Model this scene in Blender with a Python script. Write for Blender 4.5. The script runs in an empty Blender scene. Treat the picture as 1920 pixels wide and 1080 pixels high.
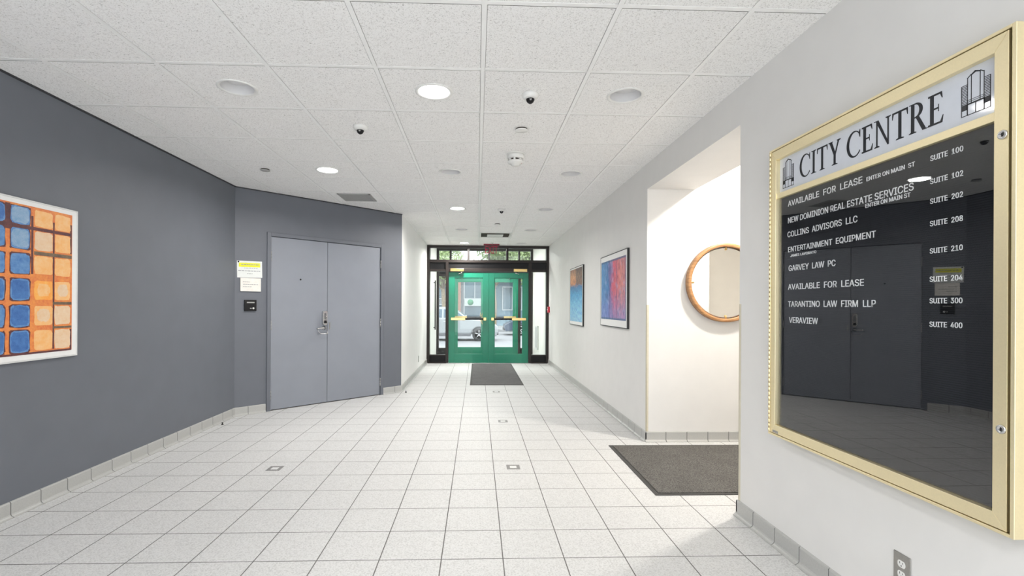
import bpy, bmesh, math, random
from mathutils import Matrix, Vector
S = bpy.context.scene
COL = S.collection
PI = math.pi
CH = 2.6154            # ceiling height
T = 0.6096             # ceiling tile
X0, Y0 = 0.0259, 2.1648  # ceiling grid origin
XR = 1.595             # right wall
XL = -2.755            # left grey wall
YE = 10.83             # entrance screen
YV = 12.6              # outer screen of the vestibule

# ------------------------------------------------------------------ camera
cam = bpy.data.cameras.new('camera')
cam.sensor_width = 36.0
cam.lens = 911.8924 / 1920 * 36
cam.shift_x = (960 - 925.3923) / 1920
cam.shift_y = (574.7523 - 540) / 1920
cam.clip_start = 0.05
cam.clip_end = 400
co = bpy.data.objects.new('camera', cam)
COL.objects.link(co)
_y, _r = 0.0337, 0.0052
_r0 = Vector((math.cos(_y), -math.sin(_y), 0)); _u0 = Vector((0, 0, 1)); _w = Vector((math.sin(_y), math.cos(_y), 0))
_rt = math.cos(_r) * _r0 + math.sin(_r) * _u0
_up = -math.sin(_r) * _r0 + math.cos(_r) * _u0
m = Matrix.Identity(4)
for i in range(3):
    m[i][0], m[i][1], m[i][2] = _rt[i], _up[i], -_w[i]
m[0][3], m[1][3], m[2][3] = 0, 0, 1.2626
co.matrix_world = m
S.camera = co

# ------------------------------------------------------------------ light
S.view_settings.view_transform = 'Standard'
S.view_settings.look = 'None'
S.view_settings.gamma = 1
S.view_settings.use_curve_mapping = False
S.view_settings.exposure = 0.47
S.cycles.diffuse_bounces = 8
S.cycles.max_bounces = 16
S.cycles.transparent_max_bounces = 24
S.cycles.sample_clamp_indirect = 6
SKY = 3.2
LAMP_W = {(-0.279, 3.079): 6, (-1.498, 4.908): 22, (-0.279, 6.737): 24, (-0.279, 10.395): 29}
LAMP_REAR_FILL = 11.0
LAMP_E = 14.0
w = bpy.data.worlds.new('overcast_sky'); S.world = w
w.use_nodes = True
nt = w.node_tree
bg = nt.nodes['Background']
tc = nt.nodes.new('ShaderNodeTexCoord')
nz = nt.nodes.new('ShaderNodeTexNoise'); nz.inputs['Scale'].default_value = 3
cr = nt.nodes.new('ShaderNodeValToRGB')
cr.color_ramp.elements[0].color = (0.88, 0.94, 1.0, 1); cr.color_ramp.elements[1].color = (1, 1, 1, 1)
nt.links.new(tc.outputs['Generated'], nz.inputs['Vector'])
nt.links.new(nz.outputs['Fac'], cr.inputs['Fac'])
nt.links.new(cr.outputs['Color'], bg.inputs['Color'])
bg.inputs['Strength'].default_value = SKY

# ------------------------------------------------------------------ materials
def new_mat(name):
    M = bpy.data.materials.new(name); M.use_nodes = True
    n = M.node_tree.nodes; b = n['Principled BSDF']
    return M, M.node_tree, b

def mat(name, col, rough=0.5, metal=0.0, var=0.05, scale=30.0, bump=0.0, spec=0.5):
    """plain paint / metal / plastic with a faint procedural unevenness"""
    M, t, b = new_mat(name)
    g = t.nodes.new('ShaderNodeNewGeometry')
    n = t.nodes.new('ShaderNodeTexNoise'); n.inputs['Scale'].default_value = scale; n.inputs['Detail'].default_value = 3
    t.links.new(g.outputs['Position'], n.inputs['Vector'])
    r = t.nodes.new('ShaderNodeValToRGB')
    r.color_ramp.elements[0].position = 0.3; r.color_ramp.elements[1].position = 0.7
    r.color_ramp.elements[0].color = tuple(c * (1 - var) for c in col) + (1,)
    r.color_ramp.elements[1].color = tuple(min(1, c * (1 + var)) for c in col) + (1,)
    t.links.new(n.outputs['Fac'], r.inputs['Fac'])
    t.links.new(r.outputs['Color'], b.inputs['Base Color'])
    b.inputs['Roughness'].default_value = rough
    b.inputs['Metallic'].default_value = metal
    b.inputs['Specular IOR Level'].default_value = spec
    if bump:
        bp = t.nodes.new('ShaderNodeBump'); bp.inputs['Strength'].default_value = bump; bp.inputs['Distance'].default_value = 0.002
        t.links.new(n.outputs['Fac'], bp.inputs['Height']); t.links.new(bp.outputs['Normal'], b.inputs['Normal'])
    return M

def math_node(t, op, a, b=None):
    n = t.nodes.new('ShaderNodeMath'); n.operation = op
    for i, v in enumerate((a, b)):
        if v is None: continue
        if isinstance(v, (int, float)): n.inputs[i].default_value = v
        else: t.links.new(v, n.inputs[i])
    return n.outputs[0]

def mix_col(t, fac, a, b):
    n = t.nodes.new('ShaderNodeMix'); n.data_type = 'RGBA'
    if isinstance(fac, (int, float)): n.inputs[0].default_value = fac
    else: t.links.new(fac, n.inputs[0])
    for i, v in ((6, a), (7, b)):
        if isinstance(v, tuple): n.inputs[i].default_value = v + (1,) if len(v) == 3 else v
        else: t.links.new(v, n.inputs[i])
    return n.outputs[2]

def ramp(t, fac, stops):
    r = t.nodes.new('ShaderNodeValToRGB')
    e = r.color_ramp.elements
    while len(e) < len(stops): e.new(0.5)
    for k, (p, c) in zip(e, stops):
        k.position = p; k.color = tuple(c) + (1,)
    t.links.new(fac, r.inputs['Fac'])
    return r.outputs['Color']

def noise(t, vec, scale, detail=2.0, rough=0.5):
    n = t.nodes.new('ShaderNodeTexNoise')
    n.inputs['Scale'].default_value = scale; n.inputs['Detail'].default_value = detail; n.inputs['Roughness'].default_value = rough
    t.links.new(vec, n.inputs['Vector'])
    return n.outputs['Fac']

def glass_mat(name, tint=(1, 1, 1), refl=0.04):
    """thin clear pane: transparent plus a Fresnel (Schlick) mirror share on each face"""
    M, t, b = new_mat(name)
    t.nodes.remove(b)
    out = t.nodes['Material Output']
    lw = t.nodes.new('ShaderNodeLayerWeight'); lw.inputs['Blend'].default_value = 0.5
    p = math_node(t, 'POWER', lw.outputs['Facing'], 5.0)
    f = math_node(t, 'ADD', math_node(t, 'MULTIPLY', p, 1 - refl), refl)
    tr = t.nodes.new('ShaderNodeBsdfTransparent'); tr.inputs['Color'].default_value = tint + (1,)
    gl = t.nodes.new('ShaderNodeBsdfGlossy'); gl.inputs['Roughness'].default_value = 0.0
    mx = t.nodes.new('ShaderNodeMixShader')
    t.links.new(f, mx.inputs[0]); t.links.new(tr.outputs[0], mx.inputs[1]); t.links.new(gl.outputs[0], mx.inputs[2])
    t.links.new(mx.outputs[0], out.inputs[0])
    return M

def emit_mat(name, col, strength):
    M, t, b = new_mat(name)
    b.inputs['Base Color'].default_value = (0.9, 0.9, 0.9, 1)
    b.inputs['Emission Color'].default_value = col + (1,)
    b.inputs['Emission Strength'].default_value = strength
    return M

def floor_mat():
    M, t, b = new_mat('mottled grey floor tile')
    g = t.nodes.new('ShaderNodeNewGeometry'); P = g.outputs['Position']
    sx = t.nodes.new('ShaderNodeSeparateXYZ'); t.links.new(P, sx.inputs[0])
    tf = 0.308
    def edge(o, off):
        fr = math_node(t, 'FRACT', math_node(t, 'DIVIDE', math_node(t, 'SUBTRACT', o, off), tf))
        return math_node(t, 'MULTIPLY', math_node(t, 'MINIMUM', fr, math_node(t, 'SUBTRACT', 1.0, fr)), tf)
    d = math_node(t, 'MINIMUM', edge(sx.outputs[0], -0.1722 - 50 * tf), edge(sx.outputs[1], 2.4341 - 50 * tf))
    n1 = noise(t, P, 62, 4, 0.6); n2 = noise(t, P, 110, 2); n3 = noise(t, P, 1.2, 2)
    ridge = math_node(t, 'ABSOLUTE', math_node(t, 'SUBTRACT', n1, 0.5))
    base = ramp(t, ridge, [(0.0, (0.68, 0.68, 0.675)), (0.03, (0.60, 0.60, 0.595)), (0.09, (0.495, 0.494, 0.49)), (0.25, (0.455, 0.454, 0.45))])
    base = mix_col(t, math_node(t, 'MULTIPLY', n2, 0.35), base, (0.62, 0.62, 0.61))
    base = mix_col(t, math_node(t, 'MULTIPLY', n3, 0.10), base, (0.50, 0.50, 0.49))
    gm = math_node(t, 'LESS_THAN', d, 0.0026)
    col = mix_col(t, gm, base, (0.13, 0.125, 0.12))
    t.links.new(col, b.inputs['Base Color'])
    rg = math_node(t, 'ADD', math_node(t, 'MULTIPLY', gm, 0.3), 0.52)
    b.inputs['Specular IOR Level'].default_value = 0.38
    t.links.new(rg, b.inputs['Roughness'])
    sm = t.nodes.new('ShaderNodeMapRange'); sm.inputs[1].default_value = 0.002; sm.inputs[2].default_value = 0.005
    t.links.new(d, sm.inputs[0])
    bp = t.nodes.new('ShaderNodeBump'); bp.inputs['Distance'].default_value = 0.0015; bp.inputs['Strength'].default_value = 0.6
    t.links.new(sm.outputs[0], bp.inputs['Height']); t.links.new(bp.outputs[0], b.inputs['Normal'])
    return M

def ceiling_mat():
    M, t, b = new_mat('fissured acoustic tile')
    g = t.nodes.new('ShaderNodeNewGeometry'); P = g.outputs['Position']
    n1 = noise(t, P, 95, 3, 0.7); n2 = noise(t, P, 170, 2); n3 = noise(t, P, 9, 2)
    speck = ramp(t, n1, [(0.0, (0.36, 0.35, 0.34)), (0.32, (0.44, 0.43, 0.42)), (0.39, (0.89, 0.887, 0.88)), (1.0, (0.92, 0.917, 0.91))])
    sp2 = ramp(t, n2, [(0.0, (0.5, 0.5, 0.49)), (0.36, (0.6, 0.59, 0.58)), (0.46, (1, 1, 1)), (1.0, (1, 1, 1))])
    mu = t.nodes.new('ShaderNodeMix'); mu.data_type = 'RGBA'; mu.blend_type = 'MULTIPLY'; mu.inputs[0].default_value = 0.55
    t.links.new(speck, mu.inputs[6]); t.links.new(sp2, mu.inputs[7])
    col = mix_col(t, math_node(t, 'MULTIPLY', n3, 0.12), mu.outputs[2], (0.66, 0.65, 0.63))
    t.links.new(col, b.inputs['Base Color'])
    b.inputs['Roughness'].default_value = 0.95
    b.inputs['Specular IOR Level'].default_value = 0.15
    return M

def carpet_mat(name, dark, light):
    M, t, b = new_mat(name)
    g = t.nodes.new('ShaderNodeNewGeometry'); P = g.outputs['Position']
    n1 = noise(t, P, 140, 3, 0.8); n2 = noise(t, P, 5, 3)
    c = ramp(t, n1, [(0.3, dark), (0.5, tuple((a + b2) / 2 for a, b2 in zip(dark, light))), (0.68, light)])
    c = mix_col(t, math_node(t, 'MULTIPLY', n2, 0.35), c, tuple(0.7 * v for v in dark))
    t.links.new(c, b.inputs['Base Color']); b.inputs['Roughness'].default_value = 1.0; b.inputs['Specular IOR Level'].default_value = 0.1
    bp = t.nodes.new('ShaderNodeBump'); bp.inputs['Distance'].default_value = 0.004; bp.inputs['Strength'].default_value = 0.8
    t.links.new(n1, bp.inputs['Height']); t.links.new(bp.outputs[0], b.inputs['Normal'])
    return M

def letterboard_mat():
    M, t, b = new_mat('grooved black letter board')
    tc = t.nodes.new('ShaderNodeTexCoord'); s = t.nodes.new('ShaderNodeSeparateXYZ'); t.links.new(tc.outputs['Object'], s.inputs[0])
    fr = math_node(t, 'FRACT', math_node(t, 'MULTIPLY', s.outputs[1], 1 / 0.0075))
    gm = math_node(t, 'LESS_THAN', fr, 0.28)
    c = mix_col(t, gm, (0.010, 0.011, 0.013), (0.003, 0.003, 0.004))
    t.links.new(c, b.inputs['Base Color']); b.inputs['Roughness'].default_value = 0.9; b.inputs['Specular IOR Level'].default_value = 0.0
    bp = t.nodes.new('ShaderNodeBump'); bp.inputs['Distance'].default_value = 0.002; bp.invert = True
    t.links.new(gm, bp.inputs['Height']); t.links.new(bp.outputs[0], b.inputs['Normal'])
    return M

def wood_mat():
    M, t, b = new_mat('oiled oak')
    tc = t.nodes.new('ShaderNodeTexCoord')
    mp = t.nodes.new('ShaderNodeMapping'); mp.inputs['Scale'].default_value = (6, 40, 6)
    t.links.new(tc.outputs['Object'], mp.inputs[0])
    n = noise(t, mp.outputs[0], 2.0, 4, 0.6)
    c = ramp(t, n, [(0.3, (0.30, 0.145, 0.06)), (0.55, (0.46, 0.24, 0.10)), (0.75, (0.58, 0.33, 0.15))])
    t.links.new(c, b.inputs['Base Color']); b.inputs['Roughness'].default_value = 0.45
    return M

def streak_art(name, kind, w, h):
    """abstract paint streaks for the two framed prints on the right wall"""
    M, t, b = new_mat(name)
    tc = t.nodes.new('ShaderNodeTexCoord'); s = t.nodes.new('ShaderNodeSeparateXYZ'); t.links.new(tc.outputs['Object'], s.inputs[0])
    mp = t.nodes.new('ShaderNodeMapping')
    mp.inputs['Scale'].default_value = (9, 2.0, 1) if kind == 'red' else (3, 4, 1)
    t.links.new(tc.outputs['Object'], mp.inputs[0])
    n = noise(t, mp.outputs[0], 2.2, 6, 0.7); n2 = noise(t, mp.outputs[0], 4.5, 5, 0.75)
    if kind == 'red':
        u = math_node(t, 'DIVIDE', s.outputs[0], w)
        f = math_node(t, 'ADD', u, math_node(t, 'MULTIPLY', math_node(t, 'SUBTRACT', n, 0.5), 0.35))
        c = ramp(t, f, [(0.0, (0.10, 0.30, 0.55)), (0.30, (0.05, 0.20, 0.45)), (0.42, (0.22, 0.12, 0.32)), (0.52, (0.62, 0.10, 0.17)), (0.70, (0.60, 0.15, 0.18)), (0.82, (0.66, 0.26, 0.22)), (1.0, (0.55, 0.20, 0.25))])
        v = math_node(t, 'DIVIDE', s.outputs[1], h)
        low = ramp(t, math_node(t, 'ADD', v, math_node(t, 'MULTIPLY', math_node(t, 'SUBTRACT', n2, 0.5), 0.5)), [(0.0, (1, 1, 1)), (0.15, (0.75, 0.75, 0.75)), (0.5, (0, 0, 0))])
        c = mix_col(t, math_node(t, 'MULTIPLY', low, 0.75), c, (0.22, 0.25, 0.55))
        st = ramp(t, n2, [(0.35, (0.05, 0.08, 0.2)), (0.5, (0.5, 0.5, 0.5)), (0.7, (0.9, 0.6, 0.65))])
    else:
        v = math_node(t, 'DIVIDE', s.outputs[1], h)
        f = math_node(t, 'ADD', v, math_node(t, 'MULTIPLY', math_node(t, 'SUBTRACT', n, 0.5), 0.22))
        c = ramp(t, f, [(0.0, (0.30, 0.52, 0.70)), (0.30, (0.20, 0.46, 0.66)), (0.5, (0.08, 0.32, 0.55)), (0.66, (0.06, 0.17, 0.34)), (0.72, (0.55, 0.22, 0.10)), (0.85, (0.60, 0.28, 0.13)), (1.0, (0.28, 0.13, 0.08))])
        u = math_node(t, 'DIVIDE', s.outputs[0], w)
        right = ramp(t, math_node(t, 'MULTIPLY', math_node(t, 'GREATER_THAN', f, 0.69), math_node(t, 'GREATER_THAN', math_node(t, 'ADD', u, math_node(t, 'MULTIPLY', math_node(t, 'SUBTRACT', n2, 0.5), 0.7)), 0.5)), [(0.0, (0, 0, 0)), (1.0, (1, 1, 1))])
        c = mix_col(t, math_node(t, 'MULTIPLY', right, 0.7), c, (0.06, 0.055, 0.06))
        st = ramp(t, n2, [(0.35, (0.15, 0.3, 0.5)), (0.5, (0.5, 0.5, 0.5)), (0.7, (0.75, 0.8, 0.85))])
    if kind == 'red':
        n4 = noise(t, tc.outputs['Object'], 7.0, 3, 0.6)
        c = mix_col(t, ramp(t, n4, [(0.52, (0, 0, 0)), (0.70, (0.6, 0.6, 0.6))]), c, (0.34, 0.42, 0.66))
        for pos in (0.38, 0.665):
            ln = math_node(t, 'LESS_THAN', math_node(t, 'ABSOLUTE', math_node(t, 'SUBTRACT', math_node(t, 'ADD', u, math_node(t, 'MULTIPLY', math_node(t, 'SUBTRACT', n2, 0.5), 0.02)), pos)), 0.008)
            c = mix_col(t, math_node(t, 'MULTIPLY', ln, 0.7), c, (0.09, 0.05, 0.16))
        def fold(a): return math_node(t, 'MINIMUM', a, math_node(t, 'SUBTRACT', 1.0, a))
        edge = math_node(t, 'MAXIMUM', math_node(t, 'LESS_THAN', fold(u), 0.022), math_node(t, 'LESS_THAN', fold(v), 0.03))
        c = mix_col(t, math_node(t, 'MULTIPLY', edge, 0.8), c, (0.06, 0.14, 0.26))
    mu = t.nodes.new('ShaderNodeMix'); mu.data_type = 'RGBA'; mu.blend_type = 'OVERLAY'; mu.inputs[0].default_value = 0.9
    t.links.new(c, mu.inputs[6]); t.links.new(st, mu.inputs[7])
    t.links.new(mu.outputs[2], b.inputs['Base Color']); b.inputs['Roughness'].default_value = 0.5
    return M

def daub_mat(name, a, c, scale=26):
    """brushed paint: one colour broken by another"""
    M, t, b = new_mat(name)
    tc = t.nodes.new('ShaderNodeTexCoord')
    n = noise(t, tc.outputs['Object'], scale, 5, 0.7)
    t.links.new(ramp(t, n, [(0.3, a), (0.7, c)]), b.inputs['Base Color'])
    b.inputs['Roughness'].default_value = 0.5
    bp = t.nodes.new('ShaderNodeBump'); bp.inputs['Distance'].default_value = 0.003; bp.inputs['Strength'].default_value = 0.5
    t.links.new(n, bp.inputs['Height']); t.links.new(bp.outputs[0], b.inputs['Normal'])
    return M

M_floor = floor_mat()
M_ceil = ceiling_mat()
M_tbar = mat('painted ceiling grid', (0.88, 0.88, 0.87), 0.4, var=0.02)
M_white = mat('off white wall paint', (0.86, 0.855, 0.84), 0.55, var=0.015, scale=6, bump=0.05)
M_pale = mat('pale grey wall paint', (0.72, 0.712, 0.697), 0.55, var=0.015, scale=6, bump=0.05)
M_cream = mat('warm white wall paint', (0.84, 0.82, 0.78), 0.55, var=0.015, scale=6, bump=0.05)
M_grey = mat('slate grey wall paint', (0.136, 0.147, 0.170), 0.55, var=0.03, scale=5, bump=0.05)
M_door = mat('grey door enamel', (0.245, 0.262, 0.298), 0.38, var=0.03, scale=4)
M_base = mat('grey base tile', (0.43, 0.43, 0.415), 0.35, var=0.05, scale=140)
M_grout = mat('base tile grout', (0.13, 0.13, 0.125), 0.9)
M_gold = mat('satin gold aluminium', (0.96, 0.85, 0.57), 0.46, 1.0, var=0.02, scale=200)
M_slot = mat('dark gap', (0.03, 0.02, 0.012), 0.7)
M_brass = mat('brass', (0.72, 0.52, 0.22), 0.28, 1.0, var=0.03)
M_chrome = mat('brushed steel', (0.62, 0.62, 0.62), 0.25, 1.0, var=0.03)
M_steel = mat('stainless plate', (0.42, 0.41, 0.39), 0.38, 1.0, var=0.05, scale=120)
M_black = mat('black plastic', (0.010, 0.010, 0.011), 0.45, spec=0.3)
M_blackframe = mat('black frame', (0.02, 0.02, 0.02), 0.4)
M_bronze = mat('dark bronze aluminium', (0.026, 0.021, 0.019), 0.42, var=0.08, spec=0.3)
M_panel = mat('near black panel', (0.010, 0.010, 0.011), 0.45, var=0.08, spec=0.25)
M_green = mat('green enamel', (0.008, 0.205, 0.120), 0.30, var=0.05)
M_plastic = mat('white plastic', (0.75, 0.75, 0.73), 0.4, var=0.02)
M_greyplastic = mat('grey plastic', (0.38, 0.38, 0.37), 0.45)
M_paper = mat('paper', (0.72, 0.74, 0.72), 0.8, var=0.02)
M_yellow = mat('yellow highlighter', (0.75, 0.74, 0.04), 0.8)
M_ink = mat('grey ink', (0.28, 0.29, 0.30), 0.8)
M_card = mat('cream card', (0.78, 0.75, 0.70), 0.6)
M_hdr = mat('pale header panel', (0.60, 0.63, 0.69), 0.06, var=0.02)
M_print = mat('black print', (0.006, 0.008, 0.013), 0.3, spec=0.3)
M_letter = mat('white letter plastic', (0.94, 0.94, 0.94), 0.5)
M_board = letterboard_mat()
M_glass = glass_mat('clear glass', (0.97, 0.99, 0.985), 0.02)
M_bglass = glass_mat('board glass', (0.985, 0.99, 0.995), 0.076)
M_mirror, _t, _b = new_mat('silvered mirror'); _b.inputs['Metallic'].default_value = 1; _b.inputs['Roughness'].default_value = 0.01; _b.inputs['Base Color'].default_value = (0.93, 0.93, 0.92, 1)
M_wood = wood_mat()
M_rubber = mat('rubber edging', (0.05, 0.048, 0.045), 0.7)
M_carpet = carpet_mat('charcoal mat pile', (0.035, 0.033, 0.031), (0.25, 0.24, 0.225))
M_carpet2 = carpet_mat('grey mat pile', (0.08, 0.08, 0.08), (0.24, 0.24, 0.24))
M_red = mat('red paint', (0.55, 0.03, 0.06), 0.4)
M_exit = emit_mat('lit red lettering', (0.5, 0.01, 0.07), 0.10); M_exit.node_tree.nodes['Principled BSDF'].inputs['Base Color'].default_value = (0.25, 0.005, 0.03, 1)
M_lamp = emit_mat('lit lens', (1, 0.985, 0.96), LAMP_E)
M_baffle = mat('white reflector', (0.66, 0.66, 0.67), 0.5, var=0.02)
M_lens = mat('unlit white lens', (0.86, 0.86, 0.86), 0.3, var=0.01)
M_inset = mat('dark mosaic inset', (0.22, 0.215, 0.21), 0.5, var=0.35, scale=150)
M_insetc = mat('pale inset centre', (0.66, 0.66, 0.65), 0.4)
M_guard = mat('cream corner guard', (0.62, 0.58, 0.46), 0.35, var=0.03)

# ------------------------------------------------------------------ mesh helpers
class MB:
    def __init__(s): s.v = []; s.f = []; s.m = []; s.sm = []
    def add(s, vs, fs, mi=0, smooth=False):
        o = len(s.v); s.v += [tuple(v) for v in vs]
        for f in fs: s.f.append([o + i for i in f]); s.m.append(mi); s.sm.append(smooth)
        return s
    def box(s, a, b, mi=0):
        (x0, y0, z0), (x1, y1, z1) = [tuple(map(min, a, b)), tuple(map(max, a, b))]
        return s.add([(x0,y0,z0),(x1,y0,z0),(x1,y1,z0),(x0,y1,z0),(x0,y0,z1),(x1,y0,z1),(x1,y1,z1),(x0,y1,z1)],
                     [(3,2,1,0),(4,5,6,7),(0,1,5,4),(1,2,6,5),(2,3,7,6),(3,0,4,7)], mi)
    def prism(s, poly, z0, z1, mi=0):
        a = sum(poly[i][0]*poly[(i+1)%len(poly)][1]-poly[(i+1)%len(poly)][0]*poly[i][1] for i in range(len(poly)))
        if a < 0: poly = poly[::-1]
        n = len(poly)
        vs = [(x,y,z0) for x,y in poly] + [(x,y,z1) for x,y in poly]
        fs = [tuple(range(n-1,-1,-1)), tuple(range(n,2*n))] + [(i,(i+1)%n,n+(i+1)%n,n+i) for i in range(n)]
        return s.add(vs, fs, mi)
    def lathe(s, prof, c=(0,0,0), n=32, axis='z', mi=0, smooth=True, close=True):
        """prof: list of (r, h) ; revolve about axis through c"""
        vs, fs = [], []
        for r, h in prof:
            for k in range(n):
                a = 2*PI*k/n; x, y = r*math.cos(a), r*math.sin(a)
                p = {'z': (x, y, h), 'y': (x, h, -y), 'x': (h, x, y)}[axis]
                vs.append((c[0]+p[0], c[1]+p[1], c[2]+p[2]))
        for i in range(len(prof)-1):
            for k in range(n):
                fs.append((i*n+k, i*n+(k+1)%n, (i+1)*n+(k+1)%n, (i+1)*n+k))
        if close:
            if prof[0][0] > 1e-6: fs.append(tuple(range(n-1,-1,-1)))
            if prof[-1][0] > 1e-6: fs.append(tuple((len(prof)-1)*n+k for k in range(n)))
        return s.add(vs, fs, mi, smooth)
    def tube(s, pts, r, n=10, mi=0, closed=False):
        pts = [Vector(p) for p in pts]; vs, fs = [], []
        N = len(pts)
        for i, p in enumerate(pts):
            a = pts[(i-1) % N] if (i or closed) else p; b = pts[(i+1) % N] if (i < N-1 or closed) else p
            d = (b - a).normalized()
            q = Vector((0,0,1)) if abs(d.z) < 0.9 else Vector((1,0,0))
            u = d.cross(q).normalized(); v = d.cross(u)
            rr = r[i] if isinstance(r, (list, tuple)) else r
            for k in range(n):
                t = 2*PI*k/n; vs.append(p + rr*math.cos(t)*u + rr*math.sin(t)*v)
        for i in range(N if closed else N-1):
            j = (i+1) % N
            for k in range(n): fs.append((i*n+k, i*n+(k+1)%n, j*n+(k+1)%n, j*n+k))
        if not closed: fs += [tuple(range(n-1,-1,-1)), tuple((N-1)*n+k for k in range(n))]
        return s.add(vs, fs, mi, True)
    def obj(s, name, mats, parent=None, M=None, bevel=0, seg=2, fix=True):
        me = bpy.data.meshes.new(name); me.from_pydata(s.v, [], s.f)
        for k in (mats if isinstance(mats, (list, tuple)) else [mats]): me.materials.append(k)
        me.polygons.foreach_set('material_index', s.m); me.polygons.foreach_set('use_smooth', s.sm)
        if fix:
            bm = bmesh.new(); bm.from_mesh(me); bmesh.ops.recalc_face_normals(bm, faces=bm.faces); bm.to_mesh(me); bm.free()
        me.update()
        o = bpy.data.objects.new(name, me); COL.objects.link(o)
        if parent is not None: o.parent = parent
        if M is not None: o.matrix_world = M
        if bevel:
            b = o.modifiers.new('edge', 'BEVEL'); b.width = bevel; b.segments = seg; b.limit_method = 'ANGLE'
        return o

def tag(o, label, cat, group=None, kind=None):
    o['label'] = label; o['category'] = cat
    if group: o['group'] = group
    if kind: o['kind'] = kind
    return o

def thing(name, label, cat, M=None, group=None, kind=None):
    o = bpy.data.objects.new(name, None); o.empty_display_size = 0.05; COL.objects.link(o)
    if M is not None: o.matrix_world = M
    return tag(o, label, cat, group, kind)

def frame(origin, right, up):
    r = Vector(right).normalized(); u = Vector(up).normalized(); n = r.cross(u)
    M = Matrix.Identity(4)
    for i in range(3): M[i][0], M[i][1], M[i][2], M[i][3] = r[i], u[i], n[i], origin[i]
    return M
def RW(y, z=0, x=XR): return frame((x, y, z), (0,-1,0), (0,0,1))      # on the right wall: u runs towards the viewer
def LW(y, z=0, x=XL): return frame((x, y, z), (0,1,0), (0,0,1))       # on the left walls
def EW(x, y, z=0): return frame((x, y, z), (1,0,0), (0,0,1))          # facing the viewer
A = Vector((XL, 5.625, 0)); B = Vector((-1.112, 7.2, 0))
Tn = (B - A).normalized(); AL = (B - A).length
AW = frame(A, Tn, (0,0,1))                                            # angled grey wall
def at(x, y, z=0): return Matrix.Translation((x, y, z))

try:   # the sans serif that ships with Blender; the built-in face stands in where it is missing
    import os
    SANS = bpy.data.fonts.load(os.path.join(bpy.utils.system_resource('DATAFILES'), 'fonts', 'Inter.woff2'))
except Exception:
    SANS = None
def text_mesh(txt, u0, u1, v0, cap, depth, w, name, m, parent):
    """extruded capitals fitted between u0 and u1 with the given cap height"""
    cu = bpy.data.curves.new('t', 'FONT'); cu.body = txt; cu.size = 1; cu.extrude = 0.02; cu.resolution_u = 3; cu.offset = 0.004
    if SANS: cu.font = SANS
    ob = bpy.data.objects.new('t', cu); COL.objects.link(ob); bpy.context.view_layer.update()
    me = bpy.data.meshes.new_from_object(ob.evaluated_get(bpy.context.evaluated_depsgraph_get()))
    bpy.data.objects.remove(ob); bpy.data.curves.remove(cu)
    xs = [v.co.x for v in me.vertices]; ys = [v.co.y for v in me.vertices]
    a, b, c, d = min(xs), max(xs), min(ys), max(ys)
    for v in me.vertices:
        x, y, z = v.co
        v.co = (u0 + (x-a)/(b-a)*(u1-u0), v0 + (y-c)/(d-c)*cap, w + (z+0.02)/0.04*depth)
    # one mesh for each word, so that words read as pieces of their own
    iv = sorted([min(me.vertices[i].co.x for i in p.vertices), max(me.vertices[i].co.x for i in p.vertices)] for p in me.polygons)
    words = []
    for a, b in iv:
        if words and a - words[-1][1] < 0.30*cap: words[-1][1] = max(words[-1][1], b)
        else: words.append([a, b])
    for a, b in words:
        mb = MB(); mp = {}
        for p in me.polygons:
            if a - 1e-6 <= me.vertices[p.vertices[0]].co.x <= b + 1e-6:
                for i in p.vertices:
                    if i not in mp: mp[i] = len(mb.v); mb.v.append(tuple(me.vertices[i].co))
                mb.f.append([mp[i] for i in p.vertices]); mb.m.append(0); mb.sm.append(False)
        mb.obj(name, m, parent)
    bpy.data.meshes.remove(me)

# ------------------------------------------------------------------ room shell
def struct(name, mb, mats, label, cat, M=None, bevel=0):
    return tag(mb.obj(name, mats, M=M, bevel=bevel), label, cat, kind='structure')

fl = struct('floor', MB().box((-3.2, -2.2, -0.12), (4.75, YV + 0.1, 0)), M_floor, 'pale mottled grey tiled floor of the lobby and corridor', 'floor')
for x, y in ((0.290, 3.820), (-1.558, 3.820), (0.290, 5.352), (0.290, 7.20)):
    b = MB(); h, q = 0.052, 0.026
    for (x0, y0, x1, y1) in ((-h,-h,h,-q), (-h,q,h,h), (-h,-q,-q,q), (q,-q,h,q)): b.box((x+x0, y+y0, 0), (x+x1, y+y1, 0.0012), 0)
    b.box((x-q, y-q, 0), (x+q, y+q, 0.001), 1)
    b.obj('floor_inset', [M_inset, M_insetc], fl)

HW = CH + 0.04
struct('wall_left', MB().box((XL-0.15, -2.2, 0), (XL, A.y, HW)), M_grey, 'dark slate grey painted wall on the left', 'wall')
bk = Vector((-Tn.y, Tn.x, 0)) * 0.15
DU0, DU1, DH = 0.352, 1.962, 2.135      # double door opening along the angled wall
def apt(u, back=0):
    p = A + Tn*u + (Vector((-Tn.y, Tn.x, 0))*back); return (p.x, p.y)
b = MB()
b.prism([apt(0), apt(DU0), apt(DU0, 0.15), apt(-0.06, 0.15)], 0, HW)
b.prism([apt(DU1), apt(AL), apt(AL+0.001, 0.15), apt(DU1, 0.15)], 0, HW)
b.prism([apt(DU0), apt(DU1), apt(DU1, 0.15), apt(DU0, 0.15)], DH, HW)
struct('wall_angled', b, M_grey, 'short slate grey wall set at an angle, holding the double door', 'wall')
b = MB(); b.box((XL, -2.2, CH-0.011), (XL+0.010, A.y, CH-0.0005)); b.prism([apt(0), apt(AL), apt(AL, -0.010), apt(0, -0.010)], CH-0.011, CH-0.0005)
struct('edge_strip', b, mat('charcoal edge strip', (0.03, 0.03, 0.034), 0.6), 'thin charcoal strip at the ceiling edge of the dark grey walls', 'trim')  # thin dark strip where the grey walls meet the ceiling
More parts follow.
